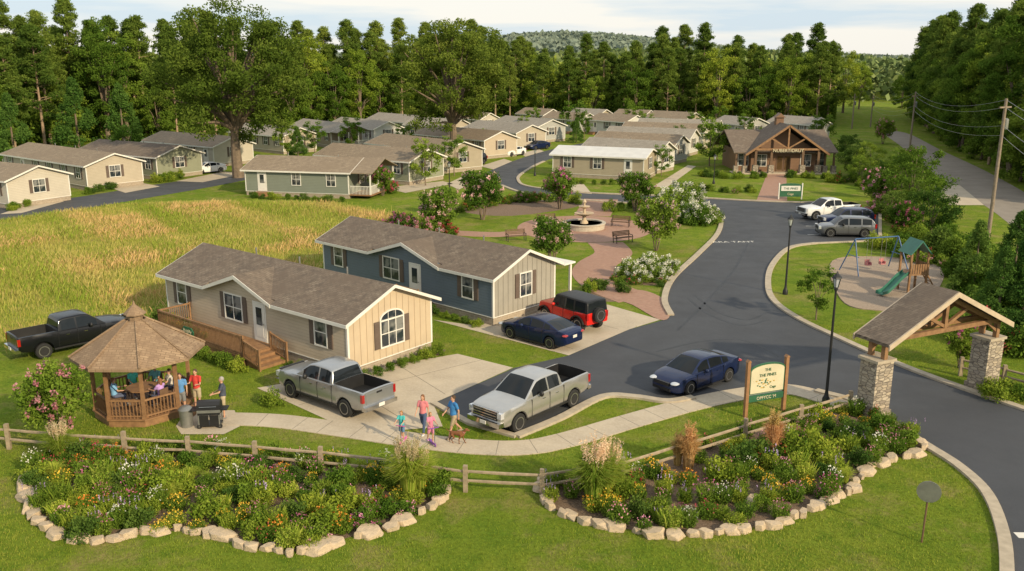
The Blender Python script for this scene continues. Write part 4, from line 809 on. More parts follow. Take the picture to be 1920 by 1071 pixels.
# ------------------------------------------------ gazebo
gp=G(272,770); gz=E('gazebo','octagonal wooden gazebo with brown shingle roof','gazebo',gp,0)
oc=lambda r,i:(r*math.cos(math.pi/8+i*math.pi/4),r*math.sin(math.pi/8+i*math.pi/4))
O('floor',MB().lathe([(2.0,0),(2.0,.3)],8,ph=math.pi/8).lathe([(2.08,.3),(2.08,.36)],8,ph=math.pi/8).mesh('floor',M['wood']),gz)
for i in range(8):
    x,y=oc(1.92,i); O('post',MB().box((-.065,-.065,.36),(.065,.065,2.75)).box((-.09,-.09,.36),(.09,.09,.5)).mesh('post',M['wood']),gz,(x,y,0)); x2_,y2_=oc(1.92,(i+1)%8)
    tb=MB().beam((x,y,2.66),(x2_,y2_,2.66),.14).beam((x,y,2.35),((x*.8+x2_*.2),(y*.8+y2_*.2),2.62),.06).beam((x2_,y2_,2.35),((x2_*.8+x*.2),(y2_*.8+y*.2),2.62),.06); O('header_beam',tb.mesh('header_beam',M['wood']),gz)
    if i!=7: railing((x,y,0),(x2_,y2_,0),.36,.8,par=gz,sp=.14)
rf=MB().lathe([(2.72,2.68),(2.72,2.80),(.42,4.2),(.42,4.1)],8,ph=math.pi/8); ro=O('roof',rf.mesh('roof',M['shC']),gz)
hp=MB()
for i in range(8): a,b=oc(2.74,i); c,d=oc(.42,i); hp.tube([(a,b,2.84),(c,d,4.22)],.045,5)
O('ridge_cap',hp.mesh('ridge_cap',M['shC']),ro)
O('cupola',MB().lathe([(.3,4.1),(.3,4.42)],8,ph=math.pi/8).lathe([(.46,4.42),(.46,4.47),(.06,4.85),(.03,5.0)],8,ph=math.pi/8).mesh('cupola',M['shC']),ro)
O('steps',MB().box((1.95,-.7,0),(2.4,.7,.17)).mesh('steps',M['wood']),gz)
t=E('round_table','round wooden table inside the gazebo','table',gp+Vector((0,0,.36))); O('table_top',MB().lathe([(.65,.7),(.68,.72),(.68,.76),(.01,.77)],24).mesh('table_top',M['wood']),t); O('leg',MB().lathe([(.35,0),(.35,.04),(.07,.1),(.06,.7)],14).mesh('leg',M['dwood'],True),t)
def chair(p,rz):
    e=E('patio_chair','brown wooden patio chair in the gazebo','chair',p,rz,group='gazebo chairs'); O('seat',MB().box((-.22,-.22,.42),(.22,.22,.46)).mesh('seat',M['dwood']),e)
    O('backrest',MB().box((-.24,-.22,.5),(-.2,.22,.92)).mesh('backrest',M['dwood']),e)
    for x in (-.2,.2):
        for y in (-.2,.2): O('leg',MB().box((-.02,-.02,0),(.02,.02,.42)).mesh('leg',M['dwood']),e,(x,y,0))
# grill & bin
p=G(396,800); e=E('barbecue_grill','black barbecue grill with open cart shelf','grill',p,.1)
O('cart',MB().box((-.45,-.28,.62),(.45,.28,.72)).box((-.45,-.28,.14),(.45,.28,.19)).box((-.45,-.26,.19),(-.02,-.24,.6)).box((.02,-.26,.19),(.45,-.24,.6)).box((-.75,-.25,.8),(-.48,.25,.84)).box((.48,-.25,.8),(.75,.25,.84)).mesh('cart',M['black']),e)
O('lid',MB().prism([(-.28,.84),(.28,.84),(.26,1.05),(.12,1.17),(-.12,1.17),(-.26,1.05)],'x',-.47,.47).mesh('lid',M['black']),e); O('firebox',MB().box((-.47,-.29,.72),(.47,.29,.84)).mesh('firebox',M['metalg']),e); O('handle',MB().tube([(-.35,-.34,1.0),(.35,-.34,1.0)],.016,6).mesh('handle',M['chrome']),e)
for x in (-.42,.42):
    O('wheel',MB().lathe([(.01,-.03),(.1,-.03),(.1,.03),(.01,.03)],12,axis='y').mesh('wheel',M['tyre']),e,(x,-.22,.1))
    for y in (-.25,.25): O('leg',MB().box((-.025,-.025,.0),(.025,.025,.62)).mesh('leg',M['metalg']),e,(x,y,.1 if y<0 else 0))
p=G(351,800); e=E('trash_bin','grey cylindrical trash bin beside the gazebo','bin',p); O('bin_body',MB().lathe([(.24,0),(.29,.75)],20).mesh('bin_body',M['metalg'],True),e); O('lid',MB().lathe([(.31,.75),(.31,.8),(.18,.92),(.01,.95)],20).mesh('lid',M['metalg'],True),e)
# fountain
e=E('fountain','tiered stone fountain in a round stone basin','fountain',fc); O('basin',MB().lathe([(1.85,0),(1.9,.45),(1.98,.48),(1.98,.56),(1.65,.56),(1.65,.1)],40).mesh('basin',M['pale']),e); O('water',MB().lathe([(.01,.45),(1.66,.45)],40).mesh('water',M['water']),e)
O('tier',MB().lathe([(.4,.1),(.35,.6),(.18,.8),(.16,1.1),(.3,1.15),(.85,1.35),(.9,1.42),(.3,1.36),(.13,1.4),(.12,1.8),(.5,1.98),(.53,2.04),(.2,2.0),(.09,2.05),(.08,2.3),(.2,2.4),(.12,2.55),(.02,2.7)],28).mesh('tier',M['greyst'],True),e)
def bench(px,rz):
    e=E('park_bench','dark slatted park bench beside the plaza','bench',G(*px),rz,group='benches around the fountain'); s=MB();b=MB()
    for i in range(4): s.box((-.9,-.25+i*.13,.43),(.9,-.15+i*.13,.46)); b.box((-.9,.28+i*.02,.55+i*.11),(.9,.3+i*.02,.63+i*.11))
    O('seat',s.mesh('seat',M['dwood']),e); O('backrest',b.mesh('backrest',M['dwood']),e)
    for x in (-.8,.8): O('leg',MB().beam((x,-.22,0),(x,-.22,.62),.05).beam((x,.25,0),(x,.36,.95),.05).beam((x,-.22,.62),(x,.3,.64),.05).beam((x,-.22,.42),(x,.28,.42),.04).mesh('leg',M['black']),e)
bench((1026,421),.25); bench((968,452),-2.5+math.pi*.9); bench((1163,425),-.35); bench((1168,455),.5)
# playground
M['pblue']=pm('play_blue',(.05,.12,.26),None,2,.4); M['pteal']=pm('play_green',(.045,.17,.12),None,2,.4); M['pred']=pm('play_red',(.50,.20,.20),None,2,.5)
a,b=G(1598,512),G(1678,506); d=b-a; e=E('swing_set','blue metal swing set with two red seats','swing set',a,math.atan2(d.y,d.x)); ln=d.length; fr=MB()
for x in (0,ln):
    for y in (-1.1,1.1): fr.tube([(x-(.3 if x==0 else -.3),y,0),(x,0,2.5)],.045,8)
    fr.tube([(x,-.55,1.25),(x,.55,1.25)],.03,6)
fr.tube([(0,0,2.5),(ln,0,2.5)],.045,8); O('frame',fr.mesh('frame',M['pblue'],True),e)
for x in (ln*.35,ln*.68):
    s=O('swing_seat',MB().box((-.2,-.15,.5),(.2,.15,.55)).box((-.2,.12,.55),(.2,.16,.9)).box((-.2,-.15,.55),(-.16,.15,.72)).box((.16,-.15,.55),(.2,.15,.72)).mesh('swing_seat',M['pred']),e,(x,0,0)); O('chain',MB().tube([(-.19,0,.7),(-.19,0,2.48)],.012,4).mesh('chain',M['metalg']),s); O('chain',MB().tube([(.19,0,.7),(.19,0,2.48)],.012,4).mesh('chain',M['metalg']),s)
p=G(1708,545); e=E('play_tower','wooden play tower with green roof and slide','playground tower',p,.15)
for x in (-.6,.6):
    for y in (-.6,.6): O('post',MB().box((-.06,-.06,0),(.06,.06,2.75)).mesh('post',M['wood']),e,(x,y,0))
O('platform',MB().box((-.7,-.7,1.2),(.7,.7,1.3)).mesh('platform',M['wood']),e); wl=MB()
for i in range(8): wl.box((-.64+i*.17,-.69,1.31),(-.52+i*.17,-.66,1.95)); wl.box((.66,-.64+i*.17,1.31),(.69,-.52+i*.17,1.95))
O('railing',wl.mesh('railing',M['wood']),e); O('roof',MB().prism([(-.78,2.6),(-.7,2.6),(0,3.42),(.7,2.6),(.78,2.6),(0,3.52)],'y',-.75,.75).mesh('roof',M['pteal']),e)
sl=MB(); pts=[(-.7,0,1.3),(-1.3,0,1.05),(-2.1,0,.5),(-2.6,0,.22),(-3.1,0,.18)]
for i in range(4):
    for y0,y1,up in ((-.25,.25,0),(-.3,-.25,.18),(.25,.3,.18)):
        p0,p1=pts[i],pts[i+1]; sl.add([(p0[0],y0,p0[2]-.04),(p0[0],y1,p0[2]-.04),(p1[0],y1,p1[2]-.04),(p1[0],y0,p1[2]-.04),(p0[0],y0,p0[2]+up),(p0[0],y1,p0[2]+up),(p1[0],y1,p1[2]+up),(p1[0],y0,p1[2]+up)],[(0,1,2,3),(4,5,6,7),(0,1,5,4),(2,3,7,6),(0,3,7,4),(1,2,6,5)])
O('slide',sl.mesh('slide',M['pteal']),e,rot=(0,0,.35)); ld=MB().beam((.75,-.3,1.3),(1.6,-.3,0),.07).beam((.75,.3,1.3),(1.6,.3,0),.07)
for i in range(5): t_=(i+.5)/5; ld.beam((.75+.85*t_,-.3,1.3-1.3*t_),(.75+.85*t_,.3,1.3-1.3*t_),.05)
O('ladder',ld.mesh('ladder',M['wood']),e)
# ------------------------------------------------ people
def remesh(mb,vox,mat,name,extra=None,it=4):
    o=bpy.data.objects.new('tmp',mb.mesh('tmp',mat)); SC.objects.link(o); m=o.modifiers.new('r','REMESH'); m.mode='VOXEL'; m.voxel_size=vox; s=o.modifiers.new('s','SMOOTH'); s.factor=.5; s.iterations=it
    dg=bpy.context.evaluated_depsgraph_get(); dg.update(); me=bpy.data.meshes.new_from_object(o.evaluated_get(dg)); bpy.data.objects.remove(o)
    if extra:
        import bmesh
        b=bmesh.new(); b.from_mesh(me); b.from_mesh(extra.mesh('x',mat)); b.to_mesh(me); b.free()
    me.name=name; me.materials.clear(); me.materials.append(mat); me.polygons.foreach_set('use_smooth',[True]*len(me.polygons)); me.update(); return me
PM={}
def cm_(c,r=.8):
    if c not in PM: PM[c]=pm('cloth_%d'%len(PM),c,None,8,r,bump=.1)
    return PM[c]
SKIN=pm('skin',(.52,.30,.20),(.47,.26,.17),6,.55)
def person(label,loc,yaw,h=1.75,legs=((0,0),(0,0)),arms=((.1,.15),(.1,.15)),shirt=(.1,.2,.5),pants=(.35,.28,.18),short=True,hair=(.08,.05,.03),long=False,seat=None,lean=0,group='people',shoe=(.2,.2,.2),fem=False):
    s=h/1.75; V=Vector; shw=.165 if fem else .185
    hipz=.93; tor=lambda x,y,z:V((x*math.cos(lean)+(z-hipz)*math.sin(lean),y,hipz+(z-hipz)*math.cos(lean)-x*math.sin(lean)))
    J={}
    for i,sd in enumerate((1,-1)):
        f,k_=legs[i]; J['h',i]=V((0,.09*sd,hipz-.02)); J['k',i]=J['h',i]+.43*V((math.sin(f),.03*sd,-math.cos(f))); J['a',i]=J['k',i]+.42*V((math.sin(f-k_),0,-math.cos(f-k_)))
        a,e_=arms[i]; J['s',i]=tor(0,shw*sd,1.42); J['e',i]=J['s',i]+.28*V((math.sin(a),.2*sd,-math.cos(a))); J['w',i]=J['e',i]+.25*V((math.sin(a+e_),0,-math.cos(a+e_)))
    dz=(seat/s-hipz+.1) if seat is not None else -(min(J['a',0].z,J['a',1].z)-.085)
    for k_ in J: J[k_]=J[k_]+V((0,0,dz))
    T=lambda x,y,z:tor(x,y,z)+V((0,0,dz))
    b=MB(); b.sph(T(0,0,.95),(.1,.15,.12)); b.tube([T(0,0,.95),T(0,0,1.12),T(.0,0,1.3),T(0,0,1.42)],[.12,.115,.13,.09],12); b.sph(T(0,0,1.3),(.1,.15,.14)); b.tube([J['s',0],T(0,0,1.44),J['s',1]],[.05,.07,.05],10)
    b.tube([T(0,0,1.42),T(.01,0,1.54)],[.055,.05],10); hd=T(.012,0,1.635); b.sph(hd,(.095,.075,.115),16,12); b.sph(hd+V((.025,0,-.06)),(.062,.055,.06)); b.sph(hd+V((.095,0,-.012)),(.022,.015,.026),8,6)
    for sd in (1,-1): b.sph(hd+V((0,.076*sd,-.005)),(.02,.012,.03),8,6)
    for i in (0,1):
        b.tube([J['s',i],J['e',i],J['w',i]],[.05,.038,.026],10); b.sph(J['s',i],.052); b.sph(J['e',i],.04,10,6); b.tube([J['h',i],J['k',i],J['a',i]],[.085,.055,.037],10); b.sph(J['k',i],.056,10,6); dh=(J['w',i]-J['e',i]).normalized(); b.sph(J['w',i]+dh*.045,(.032,.02,.042),10,6); b.sph(J['a',i]+V((.06,0,-.045)),(.12,.042,.038))
    fx=MB()
    for i,sd in enumerate((1,-1)):
        dh=(J['w',i]-J['e',i]).normalized(); n_=dh.cross(V((0,1,0))).normalized(); pc=J['w',i]+dh*.07
        for j,lg in enumerate((.062,.072,.068,.052)):
            o_=n_*(j-1.5)*.017; fx.tube([pc+o_-dh*.02,pc+o_+dh*lg*.5,pc+o_+dh*lg*.9+V((0,-sd*.014,0))],[.0085,.008,.006],5)
        fx.tube([J['w',i]+dh*.02+n_*.02,J['w',i]+dh*.05+n_*.045,J['w',i]+dh*.08+n_*.05],[.0095,.009,.007],5)
    sv=MB() ; sv.sph(T(0,0,1.0),(.12,.165,.1)); sv.tube([T(0,0,.93),T(0,0,1.12),T(0,0,1.3),T(0,0,1.44)],[.145,.135,.15,.095],14); sv.sph(T(.01,0,1.29),(.125,.175,.16)); sv.tube([J['s',0],T(0,0,1.44),J['s',1]],[.068,.075,.068],10)
    pv=MB(); pv.sph(T(0,0,.93),(.13,.165,.13))
    for i in (0,1):
        sv.tube([J['s',i],J['s',i].lerp(J['e',i],.75)],[.07,.058],10); sv.sph(J['s',i],.07)
        pv.tube([J['h',i],J['k',i].lerp(J['h',i],.08)],[.105,.08],12) if short else pv.tube([J['h',i],J['k',i],J['a',i]+V((0,0,.03))],[.1,.07,.055],12)
        if not short: pv.sph(J['k',i],.07)
    bm_=remesh(b,.017,SKIN,'body',fx); e=E('person',label,'person',loc,yaw,s,group)
    O('body',bm_,e); O('shirt',remesh(sv,.022,cm_(shirt),'shirt'),e); O('shorts' if short else 'trousers',remesh(pv,.022,cm_(pants),'trousers'),e)
    hr=MB(); hr.sph(hd+V((-.022,0,.028)),(.1,.087,.107),14,10)
    if long: hr.sph(hd+V((-.075,0,-.08)),(.045,.08,.17),12,8)
    O('hair',remesh(hr,.014,cm_(hair),'hair'),e)
    for sd in (1,-1): O('eye',MB().sph(hd+V((.083,.03*sd,.01)),.012,8,6).mesh('eye',M['black'],True),e)
    O('mouth',MB().sph(hd+V((.084,0,-.055)),(.008,.022,.006),8,5).mesh('mouth',cm_((.35,.1,.09)),True),e)
    for i in (0,1): O('shoe',MB().sph(J['a',i]+V((.055,0,-.045)),(.145,.052,.042),12,8).mesh('shoe',cm_(shoe),True),e)
    return e
FD=lambda x,y:math.atan2(y,x)
pg=dict(group='family walking on the pavement')
person('woman in coral pink top and blue jeans walking',G(794,813,.03),FD(-.35,-1),1.7,((.3,.1),(-.28,.3)),((-.25,.3),(.3,.4)),(.62,.2,.22),(.06,.09,.17),False,(.2,.09,.04),True,fem=True,shoe=(.6,.6,.6),**pg)
person('man in blue shirt and khaki shorts walking',G(851,818,.03),FD(-.9,-.7),1.8,((.42,.15),(-.38,.35)),((-.3,.3),(.35,.5)),(.04,.19,.45),(.36,.28,.17),True,(.07,.04,.02),shoe=(.25,.2,.15),**pg)
person('girl in teal shirt riding a pink scooter',G(754,826,.13),FD(-.3,-1),1.25,((.1,.15),(-.15,.35)),((.75,.6),(.75,.6)),(.06,.42,.42),(.1,.2,.35),True,(.3,.15,.05),True,fem=True,shoe=(.6,.3,.5),**pg)
person('girl in pink top riding a purple scooter',G(808,830,.13),FD(.5,-1),1.28,((.1,.15),(-.15,.35)),((.75,.6),(.75,.6)),(.62,.2,.3),(.62,.22,.35),True,(.3,.17,.07),True,fem=True,shoe=(.6,.3,.5),**pg)
M['scp']=pm('scooter_pink',(.6,.12,.35),None,3,.4); M['scv']=pm('scooter_purple',(.25,.08,.4),None,3,.4)
for px,yw,m_,lb in (((756,829),FD(-.3,-1),'scp','small pink kick scooter on the pavement'),((811,833),FD(.5,-1),'scv','small purple kick scooter on the pavement')):
    e=E('kick_scooter',lb,'scooter',G(*px,.035),yw,1.0,group='kick scooters'); O('deck',MB().box((-.3,-.06,.07),(.22,.06,.1)).mesh('deck',M[m_]),e); O('stem',MB().tube([(.26,0,.08),(.22,0,.78)],.018,8).mesh('stem',M['metalg']),e); O('handlebar',MB().tube([(.22,-.2,.78),(.22,.2,.78)],.018,8).mesh('handlebar',M[m_]),e)
    for x in (.3,-.33): O('wheel',MB().lathe([(.01,-.015),(.06,-.015),(.07,0),(.06,.015),(.01,.015)],16,axis='y').mesh('wheel',M[m_]),e,(x,0,.07))
# dog
p=G(858,831,.03); e=E('dog','reddish brown dog walking on a leash','dog',p,FD(1,-.25)); b=MB(); V=Vector
b.sph((.14,0,.42),(.17,.1,.13)); b.tube([(.15,0,.42),(-.1,0,.43),(-.22,0,.43)],[.11,.085,.08],12); b.sph((-.22,0,.42),(.11,.085,.1)); b.tube([(.22,0,.46),(.34,0,.6)],[.075,.055],10); b.sph((.38,0,.62),(.08,.06,.065)); b.tube([(.4,0,.61),(.52,0,.58)],[.045,.028],10)
for s in (1,-1):
    b.tube([(.18,.06*s,.38),(.15+.07*s,.065*s,.2),(.19+.11*s,.065*s,.03)],[.05,.026,.02],8); b.sph((.21+.11*s,.065*s,.02),(.035,.024,.02),8,6); b.tube([(-.24,.06*s,.4),(-.18-.06*s,.065*s,.25),(-.3-.07*s,.065*s,.14),(-.27-.09*s,.065*s,.03)],[.07,.04,.022,.019],8); b.sph((-.25-.09*s,.065*s,.02),(.035,.024,.02),8,6); b.sph((.35,.055*s,.61),(.025,.012,.05),8,6)
b.tube([(-.31,0,.47),(-.42,0,.52),(-.5,0,.62)],[.022,.018,.01],8); FUR=pm('dog_fur',(.22,.09,.035),(.15,.06,.025),8,.9); O('body',remesh(b,.014,FUR,'body'),e); O('nose',MB().sph((.525,0,.59),.014,8,6).mesh('nose',M['black']),e); O('collar',MB().tube([(.265,0,.5),(.285,0,.525)],.072,14).mesh('collar',M['pred']),e)
for s in (1,-1): O('eye',MB().sph((.435,.035*s,.64),.01,6,5).mesh('eye',M['black']),e)
o=O('leash',MB().tube([p+V((.2,-.05,.5)),p+V((.0,.0,.55)),G(851,818)+V((.1,-.1,.95))],.008,5).mesh('leash',M['pred'])); o['label']='thin red leash between man and dog'; o['category']='leash'
gg=dict(group='people gathered at the gazebo')
person('man in blue shirt standing beside the gazebo',G(343,775),FD(.3,-1),1.82,arms=((.1,.2),(.3,1.3)),shirt=(.10,.26,.52),pants=(.2,.2,.2),hair=(.1,.06,.04),**gg)
person('man in red shirt and beige shorts standing',G(372,768),FD(-.2,-1),1.85,arms=((.4,1.4),(.4,1.4)),shirt=(.55,.05,.04),pants=(.42,.34,.22),hair=(.1,.06,.04),**gg)
person('man in dark shirt tending the grill',G(421,784),FD(-1,-.35),1.85,arms=((.5,.9),(.3,.8)),shirt=(.06,.07,.1),pants=(.42,.34,.22),hair=(.35,.32,.3),**gg)
for i,(a,sh_,hr_,fm,lb) in enumerate(((3.6,(.2,.42,.68),(.2,.1,.05),False,'boy in blue shirt sitting in the gazebo'),(2.3,(.08,.58,.5),(.45,.4,.36),True,'woman in teal top seated at the table'),(1.45,(.15,.42,.45),(.4,.38,.36),False,'older man seated at the gazebo table'),(.6,(.65,.6,.54),(.12,.07,.04),True,'woman in light top seated at the table'),(-.5,(.50,.3,.66),(.25,.12,.06),True,'woman in purple top seated at the table'))):
    c=gp+Vector((1.12*math.cos(a),1.12*math.sin(a),.36)); chair(c,a+math.pi); person(lb,c+Vector((.03*math.cos(a),.03*math.sin(a),0)),a+math.pi,1.7,((1.5,1.5),(1.5,1.5)),((.7,.9),(.6,.9)),sh_,(.1,.12,.2),False,hr_,fm,seat=.46,fem=fm,**gg)
# ------------------------------------------------ planting
def inside(P): return np.array([(p[0],p[1]) for p in P])
def fill(poly,n,mind):
    A=inside(poly); out=[]; x0,y0=A.min(0);x1,y1=A.max(0); tries=0
    while len(out)<n and tries<n*60:
        tries+=1; x,y=R.uniform(x0,x1),R.uniform(y0,y1)
        if not pip(np.array([x]),np.array([y]),A)[0]: continue
        if any((x-a)**2+(y-b)**2<mind*mind for a,b in out): continue
        out.append((x,y))
    return out
for poly,n in ((BEDL,185),(BEDR,125)):
    for x,y in fill(poly,n,.44):
        u=R.random(); nz=math.sin(x*.9+y*.4)+math.sin(y*1.7-x*.5)
        if u<.15: place(R.choice(SH),(x,y,0),R.random()*6,R.uniform(.7,1.2))
        elif u<.21: place(SHF[R.choice(('red','magenta','pink'))],(x,y,0),R.random()*6,R.uniform(.7,1.1))
        elif u<.23: place(GRN,(x,y,0),R.random()*6,R.uniform(.7,1.1))
        elif u<.46: place(R.choice(GP_),(x,y,0),R.random()*6,R.uniform(.8,1.3))
        else: place(FP_[int((nz+2)*2+R.random()*3)%8],(x,y,0),R.random()*6,R.uniform(.75,1.25))
for px,s in (((768,935),1.5),((790,925),1.1),((1112,950),1.6),((115,870),1.1),((1140,935),1.3)): place(GRP,G(*px),R.random()*6,s)
for px,s in (((1290,880),1.35),((1448,855),1.4),((1270,872),1.0)): place(GRT,G(*px),R.random()*6,s)
for px,s in (((1380,880),1.5),((1420,870),1.4),((1500,860),1.5),((1350,900),1.3),((1600,830),1.4),((1650,815),1.3),((1700,840),1.1),((1540,855),1.4),((300,930),1.4),((640,920),1.3),((510,760),1.0)): place(R.choice(SH),G(*px),R.random()*6,s)
def my(c,px,s,lb=None): place(MY[c],G(*px),R.random()*6,s,label=lb)
my('pink',(108,830),.86,'small flowering tree with pink blossoms beside gazebo')
for c,px,s in (('blush',(905,412),1.3),('magenta',(1050,392),1.1),('blush',(1190,396),1.1),('blush',(820,440),1.15),('blush',(1035,498),1.0),('blush',(1230,470),1.15),('magenta',(718,367),.9),('pink',(1652,395),1.0),('pink',(1640,372),.9),('magenta',(1690,440),.8),('pink',(1700,330),1.0),('pink',(1655,270),1.2),('magenta',(1800,690),.6)): my(c,px,s)
for c,px,s in (('magenta',(765,440),.95),('pink',(800,446),.95),('red',(838,442),.7),('magenta',(745,430),.8),('white',(1262,402),1.5),('white',(1302,420),1.15),('white',(1330,418),.9),('white',(1280,388),1.5),('red',(728,362),.8),('pink',(1650,400),.9),('magenta',(1668,385),.8)): place(MOUND[c],G(*px),R.random()*6,s)
for px,s in (((1180,520),1.4),((1215,515),1.6),((1250,515),1.4),((1200,530),1.2),((1235,528),1.2)): place(HYD,G(*px),R.random()*6,s)
for px,s in (((1530,600),.8),((798,348),1.4),((1330,312),1.7),((852,330),1.3),((1075,262),1.8),((1187,250),1.6),((1240,330),1.0),((1345,285),1.2),((1300,262),1.3),((1395,268),1.3),((1415,300),1.2),((1095,262),1.2),((985,262),1.1),((905,290),1.0),((660,285),1.4),((590,290),1.3),((540,300),1.4),((420,300),1.3),((245,318),1.5),((760,290),1.2),((1345,252),1.4),((1540,285),1.5),((1000,250),1.3),((1215,262),1.2),((1270,280),1.0)): place(SMALL,G(*px),R.random()*6,s)
for pr,px,s in ((SMT,(1706,402),1.15),(SMD,(1745,440),.9),(SMT,(1690,352),.8),(SMD,(1600,330),.9),(SMD,(1585,306),.95),(SMT,(1630,335),.8),(SMT,(1345,300),.7),(SMD,(1670,418),.7),(SMT,(1730,415),.7),(SMD,(1660,350),.7),(SMT,(1610,345),.6)): place(pr,G(*px),R.random()*6,s)
for px,s in (((1760,470),1.0),((1790,495),1.1),((1775,455),.9),((1820,490),1.2),((1850,530),1.2),((1885,520),1.3),((1800,520),.9),((1835,560),1.0),((1880,600),1.1),((1920,560),1.4),((1930,650),1.1),((1870,655),.8),((1720,455),.8),((1690,465),.7),((1760,430),.9),((1700,425),.8)): place(R.choice(BUSH),G(*px),R.random()*6,s)
for px,s in (((1822,560),.55),((1868,610),.5),((1915,610),.62),((1895,555),.6),((150,290),1.3),((560,310),.6),((1080,268),.5),((30,310),1.1),((235,290),1.2)): place(CONE,G(*px),R.random()*6,s)
def scat(pxs,n,protos,s0,s1,jit=.6):
    P=cat(GL(pxs),k=10)
    for i in range(n):
        p=P[int(i/n*(len(P)-1))]; place(R.choice(protos),(p.x+R.uniform(-jit,jit),p.y+R.uniform(-jit,jit),0),R.random()*6,R.uniform(s0,s1))
allS=SH+[SHF['red'],SHF['magenta'],SHF['pink']]
scat([(870,398),(930,385),(1000,378),(1090,383)],22,allS,.9,1.7); scat([(1150,398),(1220,385),(1260,395)],8,allS,1,1.6); scat([(1100,548),(1130,540),(1180,555)],9,SH,.7,1.1); scat([(1150,528),(1200,535),(1265,528)],9,allS,.6,.9)
scat([(1655,462),(1700,480),(1765,500)],12,allS,1.0,1.9,1.0); scat([(1660,392),(1685,430),(1740,460)],14,allS,1.0,1.9,1.0); scat([(1570,340),(1620,350),(1660,370)],12,allS,1.0,1.9,1.2); scat([(1310,330),(1380,335),(1435,332)],14,SH,.9,1.5); scat([(1480,332),(1540,335),(1590,345)],12,SH,.9,1.5); scat([(1310,355),(1360,362),(1420,360)],10,allS,.8,1.3); scat([(1850,745),(1900,745),(1960,760)],8,SH,.8,1.3,.4); scat([(1820,640),(1880,650),(1950,680)],12,SH+[SHF['red']],1.4,2.2,1); scat([(1775,470),(1840,510),(1930,560)],10,SH,1.2,2.0,1)
scat([(470,372),(560,375),(650,380)],12,SH,.7,1.2,.3); scat([(165,365),(220,352)],7,SH,.8,1.3,.3); scat([(296,343),(355,330)],8,SH,1,1.8,.5); scat([(1060,345),(1130,346),(1210,348)],10,SH,.7,1.1,.4); scat([(20,395),(75,382)],6,SH,.9,1.3,.3)
print('built',time.time()-T0)
# woods
def wood(pxs,rows,sp,gap,protos,s0,s1,low=False):
    P=cat(GL(pxs),k=30); n=0
    for r in range(rows):
        d=0; nxt=R.uniform(0,sp)
        for a,b in zip(P,P[1:]):
            d+=(b-a).length
            if d>=nxt:
                k_=1+(r*gap+R.uniform(-2,2))/a.length; s=R.uniform(s0,s1); br=a.x/a.y
                if low: s*=1-.2*math.exp(-((br-.06)/.075)**2)
                place(R.choice(protos[min(r,len(protos)-1)]),(a.x*k_+R.uniform(-1,1),a.y*k_,0),R.random()*6,s); nxt=d+sp*R.uniform(.65,1.3); n+=1
    return n
FRONT=[(-90,302),(60,283),(200,268),(330,262),(480,248),(620,240),(760,232),(900,228),(1050,230),(1250,234),(1420,237),(1565,236)]
n1=wood(FRONT,4,5.6,5.5,[DECS+PINES[2:3]*3+PINES[:1],PINES+DECS[:2],PINES*2+DECS[3:4],PINES],.80,1.08,True)
RIGHT=[(1722,226),(1765,256),(1850,302),(1925,342),(2020,395)]
n2=wood(RIGHT,4,5.2,5.5,[DECS+DARKS[2:]+PINES[2:3],DARKS[2:]+PINES+DECS[1:2],PINES+DARKS,PINES],.75,1.05)
print('woods',n1,n2)
def mass(name,pxs,dep0,dep1,z0,z1,n,size,mat):
    P=cat(GL(pxs),k=20); A=np.array([(p.x,p.y) for p in P]); i=rng.integers(0,len(A)-1,n); t=rng.random((n,1)); B=A[i]*(1-t)+A[i+1]*t; ln=np.linalg.norm(B,axis=1,keepdims=True); B=B*(1+rng.uniform(dep0,dep1,(n,1))/ln)
    hgt=z1*(.8+.2*np.sin(B[:,0]*.7)*np.sin(B[:,1]*.6)); z=z0+(hgt-z0)*rng.random(n)**.7; V=cards(np.column_stack([B,z]),size,.6); o=O(name,npmesh(name,V,4,L[mat]),kind='stuff'); return o
for nm,lb,*a in (('woodland_undergrowth','dense green undergrowth below the woodland trees',FRONT,3,18,0,8,90000,.34,'dec'),('woodland','dark mass of woodland behind the front trees',FRONT,18,50,2,16,90000,.6,'pine'),('woodland_undergrowth','dark undergrowth below the roadside trees',RIGHT,2,18,0,8,50000,.34,'dec'),('woodland','dark mass of roadside woodland',RIGHT,20,60,1,17,45000,.65,'dec')):
    o=mass(nm,*a); o['label']=lb; o['category']='woodland'
# distant wooded hills
def hill(name,y0,y1,x0,x1,hf,n,size,mat,lb):
    X=rng.uniform(x0,x1,n); Y=rng.uniform(y0,y1,n); Z=hf(X,Y)+rng.random(n)*2.5+1.0*np.sin(X*.35+np.sin(Y*.1)*3)*np.sin(Y*.3); V=cards(np.column_stack([X,Y,np.maximum(Z,0)]),size,.7); o=O(name,npmesh(name,V,4,L[mat])); o['kind']='stuff'; o['label']=lb; o['category']='woodland'
L['far']=leafm('distant_haze_tint_trees',(.085,.13,.05),(.12,.17,.065),(.17,.215,.085),.1); L['far2']=leafm('haze_tint_trees',(.17,.215,.17),(.19,.235,.185),(.215,.26,.205),.1)  # distance haze is painted into these pale bluish leaf colours
hill('distant_woodland',330,480,-350,420,lambda X,Y:rng.random(len(X))*(11+3*np.sin(X*.02))+(Y-330)*.03,70000,1.5,'far','distant green woodland with haze tinted into its colour')
hill('distant_woodland',700,1100,-700,900,lambda X,Y:13+19*np.exp(-((X-50)/150)**2)*np.exp(-((Y-950)/200)**2)+3*np.sin(X*.008+1)+(Y-700)*.012,80000,3.2,'far2','distant wooded hills tinted blue green for haze')
hm=MB(); nx,ny=40,10
